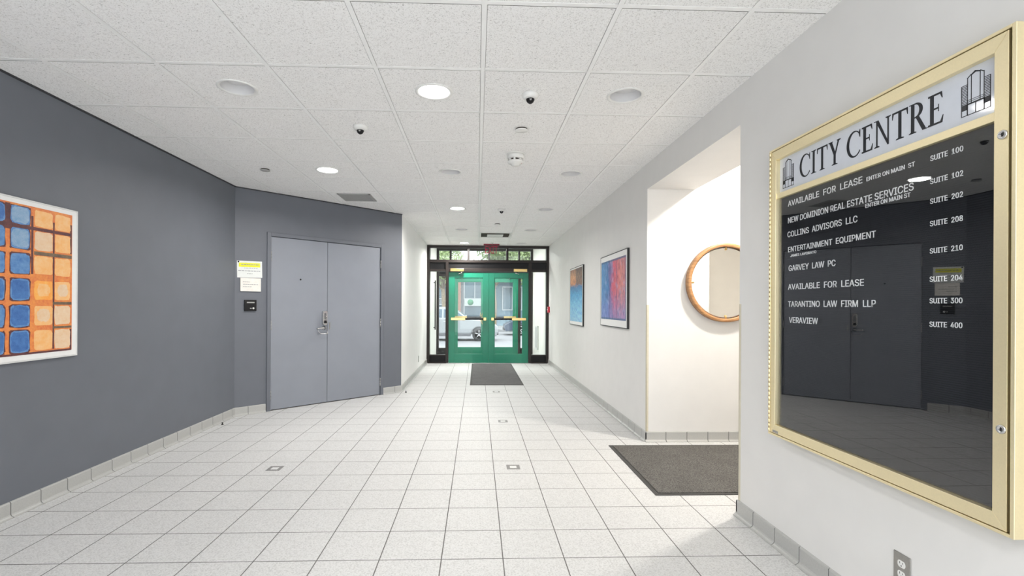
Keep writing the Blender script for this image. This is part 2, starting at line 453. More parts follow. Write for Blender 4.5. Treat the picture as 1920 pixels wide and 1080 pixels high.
struct('wall_left_corridor', MB().prism([(B.x, B.y), (B.x, YE+0.1), (B.x-0.2, YE+0.1), (B.x-0.2, B.y-0.01)], 0, HW), M_white, 'white corridor wall left of the entrance', 'wall')
struct('wall_right', MB().box((XR, -2.2, 0), (2.94, 2.905, 2.95)), M_pale, 'pale grey wall on the right carrying the directory', 'wall')
struct('wall_right_corridor', MB().box((XR, 4.525, 0), (4.75, YE+0.1, 2.95)), M_pale, 'pale wall on the right beyond the side opening', 'wall')
struct('trim_1', MB().box((XR, 2.905, 2.375), (2.047, 4.525, 2.95)), M_pale, 'dropped header above the side opening', 'header')
struct('wall_alcove_right', MB().box((4.6, 1.0, 0), (4.75, 4.6, 2.95)), M_cream, 'end wall of the side passage', 'wall')
struct('wall_alcove_back', MB().box((2.94, 1.15, 0), (4.6, 1.30, 2.95)), M_cream, 'back wall of the side passage seen in the mirror', 'wall')
struct('ceiling_alcove', MB().box((2.047, 1.15, 2.85), (4.75, 4.6, 2.95)), M_cream, 'plain white ceiling of the side passage', 'ceiling')
# entrance vestibule between the two glazed screens
struct('wall_vestibule_left', MB().box((-1.3, YE+0.1, -0.3), (-1.045, YV+0.05, 3.0)), M_cream, 'white side wall of the vestibule, left', 'wall')
struct('wall_vestibule_right', MB().prism([(1.538, YE+0.06), (1.44, YV-0.06), (1.44, YV+0.05), (1.7, YV+0.05), (1.7, YE+0.06)], -0.3, 3.0), M_cream, 'white side wall of the vestibule, right', 'wall')
struct('ceiling_vestibule', MB().box((-1.3, YE-0.0, 2.76), (1.7, YV+0.2, 3.0)), M_cream, 'white ceiling of the vestibule', 'ceiling')

# suspended ceiling: every tile set back a little from the grid bars
CANS = {}
LIT = [(-0.279, 3.079), (-1.498, 4.908), (-0.279, 6.737), (-0.279, 10.395)]
OFF = [(-1.498, 3.079), (0.940, 3.079), (-0.279, 4.908), (0.940, 4.908), (0.940, 6.737), (-0.279, 8.566), (0.940, 8.566), (0.940, 10.395)]
REAR_FILL = [(-1.498, -0.579), (-0.279, -0.579), (0.940, -0.579)]  # unseen downlights added behind the viewer as fill light
ALLC = LIT + OFF + REAR_FILL
b = MB(); RC = 0.100; G = 0.0142; GY = 0.0185
x_lo, x_hi, y_lo, y_hi = XL-0.02, XR+0.02, -2.2, YE+0.08
for kx in range(-6, 4):
    for ky in range(-12, 16):
        xa, xb = X0+kx*T, X0+(kx+1)*T; ya, yb = Y0+ky*T, Y0+(ky+1)*T
        xa2, xb2, ya2, yb2 = max(xa+G, x_lo), min(xb-G, x_hi), max(ya+GY, y_lo), min(yb-0.0128, y_hi)
        if xb2-xa2 < 0.03 or yb2-ya2 < 0.03: continue
        can = [c for c in ALLC if xa < c[0] < xb and ya < c[1] < yb]
        up = 0.014
        if not can:
            b.add([(xa2,ya2,CH),(xb2,ya2,CH),(xb2,yb2,CH),(xa2,yb2,CH)], [(3,2,1,0)])
        else:
            cx, cy = can[0]; n = 40; vs = []
            for k in range(n):
                t = 2*PI*k/n; c, s = math.cos(t), math.sin(t)
                vs.append((cx+RC*c, cy+RC*s, CH))
            for k in range(n):
                t = 2*PI*k/n; c, s = math.cos(t), math.sin(t)
                q = 1/max(abs(c), abs(s)); px, py = c*q, s*q
                vs.append((cx + px*((xb2-cx) if px > 0 else (cx-xa2)), cy + py*((yb2-cy) if py > 0 else (cy-ya2)), CH))
            b.add(vs, [(k, n+k, n+(k+1)%n, (k+1)%n) for k in range(n)])
        b.add([(xa2,ya2,CH),(xb2,ya2,CH),(xb2,yb2,CH),(xa2,yb2,CH),(xa2,ya2,CH+up),(xb2,ya2,CH+up),(xb2,yb2,CH+up),(xa2,yb2,CH+up)],
              [(0,1,5,4),(1,2,6,5),(2,3,7,6),(3,0,4,7)], 1)
ceil = tag(b.obj('ceiling', [M_ceil, mat('shade dark tile edge', (0.22, 0.21, 0.19), 0.95)], fix=False), 'white suspended ceiling of square fissured acoustic tiles', 'ceiling', kind='structure')  # tile edges coloured dark to stand in for shade in the grid gaps
b = MB(); hb = 0.0122
for kx in range(-4, 4):
    x = X0+kx*T
    if x < x_lo or x > x_hi: continue
    b.box((x-hb, y_lo, CH-0.002), (x+hb, y_hi, CH+0.001)); b.box((x-0.035, y_lo, CH+0.0135), (x+0.035, y_hi, CH+0.015))
for ky in range(-10, 16):
    y = Y0+ky*T
    if y < y_lo or y > y_hi: continue
    b.box((x_lo, y-hb, CH-0.0015), (x_hi, y+hb, CH+0.001)); b.box((x_lo, y-0.035, CH+0.0130), (x_hi, y+0.035, CH+0.0155))
b.obj('grid_bars', M_tbar, ceil)

# base tiles with a coved toe, one tile after another along a wall
def baseboard(name, p0, p1, label, L=0.1995, off=0.0):
    p0, p1 = Vector(p0), Vector(p1); d = (p1-p0); n = d.length; d.normalize()
    Mx = frame((p0.x, p0.y, 0), (d.x, d.y, 0), (0,0,1))
    prof = [(0, 0), (0.030, 0), (0.030, 0.005), (0.021, 0.008), (0.014, 0.014), (0.011, 0.022), (0.011, 0.087), (0.008, 0.093), (0, 0.095)]   # (out, up)
    g = MB(); g.box((0.003, 0, 0), (n-0.003, 0.090, 0.0095), 1); g.box((0.003, 0, 0.008), (n-0.003, 0.003, 0.027), 1)
    s = -off
    while s < n:
        a, e = max(0, s), min(n, s+L-0.006)
        if e - a > 0.01:
            k = len(prof)
            vs = [(a, u, o) for o, u in prof] + [(e, u, o) for o, u in prof]
            g.add(vs, [tuple(range(k)), tuple(range(2*k-1, k-1, -1))] + [(i, k+i, k+(i+1)%k, (i+1)%k) for i in range(k)], 0)
        s += L
    return struct(name, g, [M_base, M_grout], label, 'baseboard', M=Mx)
baseboard('baseboard_left', (XL, -2.2), (XL, A.y+0.005), 'grey tile base along the dark grey wall', off=0.02)
baseboard('baseboard_angled', apt(0), apt(DU0), 'short grey tile base left of the grey double door', off=0.05)
baseboard('baseboard_angled_end', apt(DU1), apt(AL+0.012), 'short grey tile base right of the grey double door', off=0.0)
baseboard('baseboard_left_corridor', (B.x, B.y), (B.x, YE-0.02), 'grey tile base along the white left corridor wall')
baseboard('baseboard_right_corridor', (XR, YE-0.02), (XR, 4.514), 'grey tile base along the right corridor wall')
baseboard('baseboard_alcove', (XR-0.011, 4.525), (4.6, 4.525), 'grey tile base under the round mirror', off=0.0)
baseboard('baseboard_right', (XR, 2.916), (XR, -2.2), 'grey tile base under the directory board', off=0.013)
baseboard('baseboard_jamb', (2.94, 2.905), (XR-0.011, 2.905), 'grey tile base inside the near side of the opening')

# ------------------------------------------------------------------ lamps
def downlight(x, y, lit, label):
    o = thing('recessed_downlight', label, 'ceiling light', at(x, y, CH), 'recessed downlights')
    MB().lathe([(0.118, 0.0), (0.117, -0.004), (0.110, -0.006), (0.099, -0.004), (0.096, 0.0)], n=40, close=False).obj('trim_ring', M_plastic, o)
    if lit:
        MB().lathe([(0.0985, 0.001), (0.096, 0.012), (0.0955, 0.02)], n=40, close=False).obj('reflector', M_baffle, o)
        MB().lathe([(0.0, 0.004), (0.06, 0.006), (0.0965, 0.010), (0.0965, 0.016), (0.0, 0.016)], n=40, close=False).obj('lens', M_lamp, o)
        L = bpy.data.lights.new('lamp_glow', 'AREA'); L.shape = 'DISK'; L.size = 0.17; L.spread = 2.85; L.energy = LAMP_W.get((x, y), LAMP_REAR_FILL); L.color = (1.0, 0.97, 0.93)
        lo = bpy.data.objects.new('lamp_glow', L); COL.objects.link(lo); lo.parent = o; lo.location = (0, 0, -0.009)
    else:
        MB().lathe([(0.0985, 0.0), (0.097, 0.006), (0.093, 0.058), (0.0, 0.060)], n=40, close=False).obj('reflector', M_baffle, o)
        MB().lathe([(0.0, 0.052), (0.086, 0.052), (0.090, 0.056), (0.0, 0.058)], n=36, close=False).obj('lens', M_lens, o)
    return o
LL = ['lit recessed downlight nearest the viewer, left of the ceiling centre line', 'lit recessed downlight on the left, before the grey double door',
      'lit recessed downlight midway along the corridor ceiling', 'lit recessed downlight farthest away, just before the entrance screen']
OL = ['unlit recessed downlight far left in the nearest row, beside the dark grey wall', 'unlit recessed downlight nearest the right wall in the nearest row',
      'unlit recessed downlight with crisp white trim, between the two left-hand lit ones', 'unlit recessed downlight in the second row, right of the smoke detector',
      'unlit recessed downlight right of the farther dome camera', 'unlit recessed downlight left of the ceiling centre line, near the far lit one',
      'unlit recessed downlight right of the centre line, beside the far ceiling diffuser', 'unlit recessed downlight farthest right, close to the entrance screen']
for (x, y), l in zip(LIT, LL): downlight(x, y, True, l)
for (x, y), l in zip(OFF, OL): downlight(x, y, False, l)
RL = ['unseen fill downlight added %s the viewer' % s for s in ('left and behind', 'behind', 'right and behind')]
for (x, y), l in zip(REAR_FILL, RL): downlight(x, y, True, l)
# warm lamp of the side passage
ol = thing('passage_lamp', 'warm ceiling lamp of the side passage behind the header', 'ceiling light', at(2.62, 3.60, 2.85))
MB().lathe([(0.11, 0.0), (0.11, -0.02), (0.10, -0.025), (0.095, -0.02)], n=32, close=False).obj('trim_ring', M_plastic, ol)
MB().lathe([(0.0, -0.012), (0.10, -0.012), (0.10, -0.004), (0.0, -0.004)], n=32, close=False).obj('lens', emit_mat('warm lit lens', (1, 0.9, 0.75), 8), ol)
L = bpy.data.lights.new('passage_glow', 'AREA'); L.shape = 'DISK'; L.size = 0.18; L.energy = 48; L.color = (1.0, 0.94, 0.86)
lo = bpy.data.objects.new('passage_glow', L); COL.objects.link(lo); lo.parent = ol; lo.location = (0, 0, -0.03)

vl = thing('vestibule_fill_lamp', 'unseen fill lamp added to brighten the entrance vestibule, behind the header', 'ceiling light', at(0.25, 11.65, 2.76))  # unseen lamp added to brighten the vestibule
MB().lathe([(0.12, 0.0), (0.12, -0.02), (0.11, -0.025), (0.105, -0.02)], n=32, close=False).obj('trim_ring', M_plastic, vl)
MB().lathe([(0.0, -0.012), (0.11, -0.012), (0.11, -0.004), (0.0, -0.004)], n=32, close=False).obj('lens', M_lamp, vl)
L = bpy.data.lights.new('vestibule_fill_glow', 'AREA'); L.shape = 'DISK'; L.size = 0.2; L.energy = 32; L.color = (1.0, 0.98, 0.95)
lo = bpy.data.objects.new('vestibule_fill_glow', L); COL.objects.link(lo); lo.parent = vl; lo.location = (0, 0, -0.03)

# ------------------------------------------------------------------ other ceiling fittings
def dome_camera(x, y, label):
    o = thing('dome_camera', label, 'security camera', at(x, y, CH), 'dome cameras')
    MB().lathe([(0.052, 0), (0.053, -0.010), (0.050, -0.020), (0.040, -0.030), (0.028, -0.033)], n=32).obj('housing', M_plastic, o)
    MB().lathe([(0.027, -0.031), (0.026, -0.040), (0.020, -0.052), (0.010, -0.060), (0, -0.062)], n=28).obj('dome', M_black, o)
    MB().lathe([(0.007, 0), (0.007, -0.004), (0, -0.004)], c=(0, -0.022, -0.041), n=16, axis='y').obj('lens', M_greyplastic, o)
dome_camera(0.331, 3.085, 'small white dome camera nearest the viewer, right of the ceiling centre line')
dome_camera(-0.886, 3.692, 'small white dome camera on the left half of the ceiling')
dome_camera(0.331, 6.737, 'small white dome camera far down the corridor')
def cover_disc(x, y, r, m, label):
    tag(MB().lathe([(r*0.86, 0), (r*0.86, -0.010)], n=32, mi=1).lathe([(r*0.86, -0.010), (r, -0.010), (r, -0.014), (r*0.94, -0.016), (0, -0.017)], n=32).obj('sprinkler_cover', [m, M_slot], M=at(x, y, CH)), label, 'sprinkler cover', 'sprinkler covers')  # dark ring under the disc stands in for its shadow gap
cover_disc(0.331, 3.692, 0.050, M_plastic, 'round white sprinkler cover between the near dome camera and the smoke detector')
cover_disc(-2.112, 4.908, 0.045, M_greyplastic, 'round grey cover disc at the left, near the grey corner')
cover_disc(0.325, 7.955, 0.050, M_plastic, 'round white sprinkler cover far down the corridor beyond the dome camera')
o = thing('smoke_detector', 'white slotted smoke detector hanging from the ceiling right of centre', 'smoke detector', at(0.333, 4.30, CH))
MB().lathe([(0.079, 0), (0.079, -0.006), (0.072, -0.008)], n=36).obj('mounting_base', M_plastic, o)
b = MB().lathe([(0.070, -0.008), (0.074, -0.020), (0.074, -0.042), (0.068, -0.047)], n=36)
b.lathe([(0.050, -0.047), (0.050, -0.066)], n=24, mi=1)
for k in range(7):
    a = 2*PI*k/7
    c_, s_ = math.cos(a), math.sin(a)
    b.prism([(0.064*c_-0.008*s_, 0.064*s_+0.008*c_), (0.064*c_+0.008*s_, 0.064*s_-0.008*c_), (0.05*c_+0.008*s_, 0.05*s_-0.008*c_), (0.05*c_-0.008*s_, 0.05*s_+0.008*c_)], -0.066, -0.045)
b.lathe([(0.070, -0.064), (0.072, -0.076), (0.062, -0.086), (0.038, -0.092), (0.036, -0.104), (0, -0.106)], n=36)
b.obj('sensing_head', [M_plastic, M_slot], o)
MB().lathe([(0.004, -0.084), (0.003, -0.089), (0, -0.089)], c=(0.05, -0.02, 0), n=10).obj('indicator_light', M_red, o)
o = thing('air_vent', 'square grey return air grille in the ceiling before the grey double door', 'air vent', at(-1.498, 6.115, CH))
b = MB(); h = 0.20
for (x0, y0, x1, y1) in ((-h,-h,h,-h+0.03), (-h,h-0.03,h,h), (-h,-h,-h+0.03,h), (h-0.03,-h,h,h)): b.box((x0, y0, -0.008), (x1, y1, 0))
b.obj('grille_frame', M_greyplastic, o, bevel=0.002)
b = MB()
for k in range(13):
    y = -0.165 + k*0.0275
    b.add([(-0.168, y, -0.001), (0.168, y, -0.001), (0.168, y+0.018, -0.007), (-0.168, y+0.018, -0.007), (-0.168, y, -0.0005), (0.168, y, -0.0005), (0.168, y+0.018, -0.0055), (-0.168, y+0.018, -0.0055)],
          [(0,1,2,3),(7,6,5,4),(0,4,5,1),(2,6,7,3),(1,5,6,2),(0,3,7,4)])
b.obj('louvre', mat('grey louvre', (0.30, 0.30, 0.29), 0.5), o)
MB().box((-0.17, -0.17, -0.0006), (0.17, 0.17, -0.0002)).obj('backing', M_greyplastic, o)
o = thing('air_diffuser', 'white square ceiling air diffuser with dark slots, before the exit sign', 'air vent', at(0.331, 9.18, CH))
b = MB(); h = 0.29
for (x0, y0, x1, y1) in ((-h,-h,h,-h+0.025), (-h,h-0.025,h,h), (-h,-h+0.025,-h+0.025,h-0.025), (h-0.025,-h+0.025,h,h-0.025)): b.box((x0, y0, -0.010), (x1, y1, 0))
b.obj('outer_frame', M_plastic, o, bevel=0.002)
MB().prism([(-0.15,-0.15),(0.15,-0.15),(0.15,0.15),(-0.15,0.15)], -0.018, -0.011).obj('centre_plate', M_plastic, o, bevel=0.004)
MB().box((-0.02, -0.02, -0.012), (0.02, 0.02, -0.003)).obj('stem', M_plastic, o)
MB().box((-0.265, -0.265, -0.003), (0.265, 0.265, -0.0015)).obj('backing', M_slot, o)
o = thing('fire_sprinkler', 'small metal sprinkler head on the ceiling above the exit sign', 'sprinkler', at(0.315, 10.30, CH))
MB().lathe([(0.035, 0), (0.033, -0.005), (0.012, -0.008)], n=24).obj('escutcheon', M_plastic, o)
MB().lathe([(0.010, -0.006), (0.010, -0.02), (0.005, -0.03), (0.018, -0.034), (0.018, -0.036), (0, -0.036)], n=16).obj('deflector', M_chrome, o)

# exit sign: red letters on a clear edge-lit panel under a slim ceiling canopy
o = thing('exit_sign', 'red EXIT sign on a clear panel hung from the ceiling before the entrance', 'exit sign', EW(0.305, 10.52, 0))
MB().box((-0.17, CH-0.030, -0.030), (0.17, CH-0.001, 0.030)).obj('canopy', mat('red reflection housing', (0.22, 0.012, 0.03), 0.4), o, bevel=0.004)  # red colour stands in for the letters' reflection in the ceiling mount
MB().box((-0.165, CH-0.245, -0.004), (0.165, CH-0.030, 0.004)).obj('panel', M_glass, o)
text_mesh('EXIT', -0.135, 0.135, CH-0.207, 0.162, 0.006, 0.0045, 'lettering', M_exit, o)
text_mesh('EXIT', -0.135, 0.135, CH-0.207, 0.162, 0.006, -0.0105, 'lettering', M_exit, o)

# ------------------------------------------------------------------ directory board on the right wall
YB = 2.502
BW, BZ0, BZ1 = 1.170, 0.606, 2.083
o = thing('directory_board', 'gold framed glass directory board with white letters on black, on the right wall', 'directory board', RW(YB))
D = 0.066
b = MB(); e = 0.012
b.box((0, BZ0, 0.0), (BW, BZ1, 0.02))
b.box((0, BZ0, 0), (e, BZ1, D)); b.box((BW-e, BZ0, 0), (BW, BZ1, D)); b.box((e, BZ0, 0), (BW-e, BZ0+0.010, D)); b.box((e, BZ1-0.010, 0), (BW-e, BZ1, D))
b.obj('case', M_gold, o, bevel=0.0015)
# mitred door frame
u0, u1, v0, v1 = 0.0145, 1.1475, BZ0+0.0125, BZ1-0.0125
iu0, iu1, iv0, iv1 = 0.052, 1.108, 0.663, 2.023
b = MB(); g = 0.0005
for poly in ([(u0, v1), (u1, v1), (iu1, iv1), (iu0, iv1)], [(u0, v0), (u1, v0), (iu1, iv0), (iu0, iv0)],
             [(u0, v0+g), (u0, v1-g), (iu0, iv1-g), (iu0, iv0+g)], [(u1, v0+g), (u1, v1-g), (iu1, iv1-g), (iu1, iv0+g)]):
    b.prism(poly, 0.042, 0.0635)
b.box((iu0-0.003, 1.822, 0.042), (iu1+0.003, 1.849, 0.060))
b.obj('door_frame', M_gold, o, bevel=0.0012)
MB().box((u0, v0, 0.025), (u1, v1, 0.0285)).obj('inner_back', M_slot, o)
MB().box((1.1480, BZ0+0.011, 0.03), (1.1575, BZ1-0.011, 0.040)).obj('latch_gap', M_slot, o)
b = MB(); k = 0
z = BZ0+0.014
while z < BZ1-0.02:
    b.lathe([(0.0042, z), (0.0042, z+0.017)], c=(0.0075, 0, 0.0665), n=10, axis='y'); z += 0.0235
hg = b.obj('hinge', M_gold, o)
MB().box((0.0035, BZ0+0.012, 0.0655), (0.0115, BZ1-0.012, 0.0664)).obj('hinge_leaf', mat('dull brass', (0.34, 0.25, 0.10), 0.45, 1.0), o)
MB().box((iu0-0.004, 1.83, 0.030), (iu1+0.004, iv1+0.004, 0.0425)).obj('header_panel', M_hdr, o)
MB().box((iu0-0.004, iv0-0.004, 0.030), (iu1+0.004, 1.83, 0.036)).obj('letter_panel', M_board, o)
MB().box((iu0-0.002, iv0-0.002, 0.0465), (iu1+0.002, 1.824, 0.0495)).obj('glass_pane', M_bglass, o)
for v in (1.772, 0.912):
    k = MB().lathe([(0.0135, 0.0635), (0.0135, 0.067), (0.011, 0.069), (0.0075, 0.069), (0.007, 0.0675), (0, 0.0675)], c=(1.1335, v, 0), n=24).obj('lock', M_chrome, o)
    MB().box((1.1325, v-0.005, 0.0676), (1.1345, v+0.005, 0.0684)).obj('keyhole', M_black, k)
MB().box((0.036, 0.622, 0.0636), (0.080, 0.634, 0.0644)).obj('maker_badge', M_steel, o)

# serif capitals drawn as outlines, unit cap height
def glyph(ch):
    P = []
    def r(x0, y0, x1, y1): P.append([(x0,y0),(x1,y0),(x1,y1),(x0,y1)])
    def serif(xc, y, w=0.30, up=True, h=0.025):
        s = 1 if up else -1
        P.append([(xc-w/2, y), (xc+w/2, y), (xc+w/2, y+s*h), (xc+0.07, y+s*(h+0.03)), (xc-0.07, y+s*(h+0.03)), (xc-w/2, y+s*h)])
    if ch == 'I':
        r(0.11, 0, 0.25, 1); serif(0.18, 0, 0.36); serif(0.18, 1, 0.36, False); W = 0.36
    elif ch == 'T':
        r(0.29, 0, 0.43, 1); r(0.0, 0.935, 0.72, 1.0); serif(0.36, 0, 0.36)
        P.append([(0.0, 1.0), (0.07, 0.95), (0.025, 0.76), (0.0, 0.76)]); P.append([(0.72, 1.0), (0.65, 0.95), (0.695, 0.76), (0.72, 0.76)]); W = 0.72
    elif ch == 'Y':
        P.append([(0.06, 1), (0.23, 1), (0.47, 0.47), (0.37, 0.38)]); P.append([(0.62, 1), (0.71, 1), (0.47, 0.40), (0.42, 0.47)])
        r(0.35, 0, 0.48, 0.45); serif(0.415, 0, 0.36); serif(0.15, 1, 0.30, False); serif(0.665, 1, 0.24, False); W = 0.80
    elif ch == 'E':
        r(0.08, 0, 0.225, 1); r(0.0, 0, 0.56, 0.06); r(0.0, 0.94, 0.54, 1.0); r(0.2, 0.49, 0.42, 0.545)
        P.append([(0.56, 0.0), (0.60, 0.24), (0.575, 0.24), (0.47, 0.04)]); P.append([(0.54, 1.0), (0.565, 0.79), (0.54, 0.79), (0.46, 0.96)])
        P.append([(0.40, 0.40), (0.425, 0.40), (0.425, 0.635), (0.40, 0.635)]); W = 0.62
    elif ch == 'N':
        r(0.09, 0, 0.16, 0.95); r(0.65, 0, 0.72, 1); P.append([(0.02, 1), (0.20, 1), (0.715, 0.05), (0.715, -0.02), (0.66, -0.02), (0.08, 0.96)])
        serif(0.128, 0, 0.26); serif(0.688, 1, 0.26, False); P.append([(-0.02, 1), (0.16, 1), (0.12, 0.965), (-0.02, 0.975)]); W = 0.82
    elif ch == 'R':
        r(0.08, 0, 0.225, 1); serif(0.152, 0, 0.32); r(0.0, 0.97, 0.3, 1.0); N = 18
        out = [(0.28 + 0.30*math.cos(t), 0.745 + 0.255*math.sin(t)) for t in [PI/2 - PI*i/N for i in range(N+1)]]
        inn = [(0.27 + 0.165*math.cos(t), 0.745 + 0.205*math.sin(t)) for t in [PI/2 - PI*i/N for i in range(N+1)]]
        for i in range(N): P.append([out[i], out[i+1], inn[i+1], inn[i]])
        r(0.2, 0.957, 0.28, 1.0); r(0.2, 0.49, 0.28, 0.533)
        P.append([(0.28, 0.52), (0.41, 0.54), (0.73, 0.0), (0.57, 0.0)]); r(0.57, 0, 0.78, 0.025); W = 0.74
    elif ch == 'C':
        N = 36; t0, t1 = math.radians(48), math.radians(322); out, inn = [], []
        for i in range(N+1):
            t = t0 + (t1-t0)*i/N
            out.append((0.44 + 0.44*math.cos(t), 0.5 + 0.52*math.sin(t)))
            inn.append((0.485 + 0.335*math.cos(t), 0.5 + 0.465*math.sin(t)))
        for i in range(N): P.append([out[i], out[i+1], inn[i+1], inn[i]])
        P.append([(0.76, 1.0), (0.785, 1.0), (0.785, 0.70), (0.755, 0.70), (0.70, 0.86)]); W = 0.82
    else: W = 0.30
    return P, W
def serif_text(txt, u0, u1, v0, cap, w, name, parent):
    polys, x, wd = [], 0.0, 0
    for ch in txt:
        if ch == ' ': wd += 1
        P, W = glyph(ch)
        polys += [(wd, [(px+x, py) for px, py in q]) for q in P]; x += W + (0.06 if ch != ' ' else 0.0)
    x -= 0.06; k = (u1-u0)/x
    for g in range(wd+1):
        b = MB()
        for i, (h, q) in enumerate(polys):
            if h == g: b.prism([(u0+px*k, v0+py*cap) for px, py in q], w, w+0.0009+0.00001*(i % 7))
        b.obj(name, M_print, parent)
serif_text('CITY CENTRE', YB-2.296, YB-1.570, 1.8875, 0.105, 0.0425, 'header_lettering', o)
def logo(u, v, wd, ht, parent):
    b = MB(); t = 0.022; W0 = 0.0425; W1 = 0.0433
    def q(*p): b.prism([(u+x*wd, v+y*ht) for x, y in p], W0, W1)
    def bar(x0, y0, x1, y1): q((x0, y0), (x1, y0), (x1, y1), (x0, y1))
    for x in (0.0, 0.21, 0.79-t, 1.0-t): bar(x, 0.0 if x in (0.0, 1.0-t) else 0.0, x+t, 0.74 if x in (0.0, 1.0-t) else 0.90)
    for x in (0.34, 0.64): bar(x, 0.27, x+t, 0.93)
    n = 13
    for k in range(n):
        y = 0.29 + 0.44*k/(n-1)
        bar(0.0, y, 0.22, y+0.014); bar(0.78, y, 1.0, y+0.014)
    for y in (0.27, 0.31, 0.35): bar(0.21, y, 0.79, y+0.010)
    q((0.20, 0.885), (0.34, 0.955), (0.36, 0.94), (0.22, 0.87)); q((0.80, 0.885), (0.66, 0.955), (0.64, 0.94), (0.78, 0.87))
    q((0.33, 0.94), (0.48, 1.0), (0.67, 0.94), (0.65, 0.915), (0.5, 0.955), (0.35, 0.915))
    bar(0.0, 0.14, 0.21, 0.275); bar(0.79, 0.14, 1.0, 0.275)
    bar(0.2, 0.245, 0.8, 0.275); bar(0.0, 0.0, 1.0, 0.018); bar(0.49, 0.0, 0.49+t, 0.26)
    bar(0.2, 0.0, 0.2+t, 0.26); bar(0.78, 0.0, 0.78+t, 0.26)
    return b.obj('building_emblem', M_print, parent)
logo(YB-2.425, 1.869, 0.086, 0.142, o)
logo(YB-1.512, 1.876, 0.090, 0.134, o)
BIG, SML = 0.0285, 0.0185
LINES = [('AVAILABLE  FOR  LEASE', 2.392, 1.921, 1.771, BIG), ('ENTER ON MAIN  ST', 1.899, 1.684, 1.772, 0.0165),
         ('NEW DOMINION REAL ESTATE SERVICES', 2.391, 1.688, 1.687, BIG), ('ENTER ON MAIN ST', 1.904, 1.701, 1.666, 0.0165),
         ('COLLINS  ADVISORS  LLC', 2.394, 1.945, 1.617, BIG), ('ENTERTAINMENT  EQUIPMENT', 2.389, 1.853, 1.540, BIG),
         ('JAMES LAVORATO', 2.372, 2.187, 1.5165, 0.0125), ('GARVEY  LAW  PC', 2.384, 2.066, 1.447, BIG),
         ('AVAILABLE  FOR  LEASE', 2.388, 1.910, 1.354, BIG), ('TARANTINO  LAW  FIRM  LLP', 2.387, 1.851, 1.2685, BIG),
         ('VERAVIEW', 2.379, 2.174, 1.1895, BIG)]
for s, a, c, z, cap in LINES: text_mesh(s, YB-a, YB-c, z, cap, 0.0015, 0.0362, 'tenant_lettering', M_letter, o)
for n_, z in (('100', 1.7705), ('102', 1.691), ('202', 1.623), ('208', 1.546), ('210', 1.452), ('204', 1.355), ('300', 1.281), ('400', 1.2005)):
    text_mesh('SUITE  ' + n_, YB-1.624, YB-1.511, z, SML, 0.0015, 0.0362, 'suite_lettering', M_letter, o)

# ------------------------------------------------------------------ outlets, pull station, corner guards
def outlet(M, label, m_plate):
    o = thing('wall_outlet', label, 'outlet', M)
    MB().box((-0.036, -0.058, 0), (0.036, 0.058, 0.005)).obj('cover_plate', m_plate, o, bevel=0.0025)
    for v in (0.0195, -0.0195):
        s = MB(); s.prism([(0.0165*math.cos(a), v + max(-0.0125, min(0.0125, 0.0165*math.sin(a)))) for a in [2*PI*k/32 for k in range(32)]], 0.004, 0.0062)
        so = s.obj('socket', M_plastic, o)
        k = MB(); k.box((-0.0075, v+0.0005, 0.006), (-0.0055, v+0.0085, 0.0066)); k.box((0.005, v+0.0015, 0.006), (0.007, v+0.0075, 0.0066))
        k.lathe([(0.0024, 0.006), (0.0024, 0.0066)], c=(0, v-0.0065, 0), n=12); k.obj('slots', M_black, so)
    MB().lathe([(0.003, 0.005), (0.0025, 0.0062), (0, 0.0064)], n=12).obj('screw', M_steel, o)
outlet(RW(1.765, 0.288), 'steel-plated duplex outlet low on the wall under the directory board', M_steel)
outlet(RW(7.89, 0.29), 'small white outlet low on the right corridor wall under the far poster', M_plastic)
outlet(LW(9.30, 0.26, B.x), 'small outlet low on the white left corridor wall', M_steel)
o = thing('fire_alarm_pull', 'red fire alarm pull station on the right wall beside the entrance frame', 'fire alarm', RW(10.66, 1.20))
MB().box((-0.045, -0.065, 0), (0.045, 0.065, 0.045)).obj('case', M_red, o, bevel=0.006)
MB().box((-0.03, -0.012, 0.045), (0.03, 0.012, 0.055)).obj('handle', M_plastic, o, bevel=0.003)
MB().box((-0.03, 0.028, 0.045), (0.03, 0.048, 0.046)).obj('label_strip', M_plastic, o)
def guard(M, s, label):
    b = MB(); b.box((0, 0.096, 0), (s*0.021, 1.285, 0.0016)); b.box((0, 0.096, 0.0016), (s*0.0016, 1.285, -0.020))
    b2 = tag(b.obj('corner_guard', M_guard, M=M), label, 'corner guard', 'cream corner guards')
    return b2
guard(frame((XR-0.0002, 4.5234, 0), (0,-1,0), (0,0,1)), -1, 'thin cream corner guard on the far corner of the side opening')
guard(frame((XR-0.0002, 2.9066, 0), (0,-1,0), (0,0,1)), 1, 'thin cream corner guard on the near corner of the side opening')

# ------------------------------------------------------------------ pictures
def framed(name, M, w, h, d, label, m_frame, m_art, mg, group=None):
    """mg: margins left, right, bottom, top of the mount"""
    o = thing(name, label, 'picture', M, group)
    b = MB(); t = 0.010
    b.box((0,0,0), (w,h,0.004)); b.box((0,0,0), (t,h,d)); b.box((w-t,0,0), (w,h,d)); b.box((t,0,0), (w-t,t,d)); b.box((t,h-t,0), (w-t,h,d))
    b.obj('frame', m_frame, o, bevel=0.001)
    MB().box((t,t,0.004), (w-t,h-t,d-0.002)).obj('mount', mat('white mount board', (0.80, 0.80, 0.79), 0.6, var=0.01), o)
    if m_art:
        p = MB().box((0,0,0), (w-mg[0]-mg[1], h-mg[2]-mg[3], 0.0008)).obj('print', m_art, o)
        p.location = (mg[0], mg[2], d-0.002)
    return o
framed('framed_poster', RW(6.155, 1.032), 1.105, 0.856, 0.024, 'framed print of blue and red paint streaks, nearer one on the right wall', M_blackframe, streak_art('blue and red streaks', 'red', 1.02, 0.70), (0.04, 0.045, 0.085, 0.07), 'abstract prints')
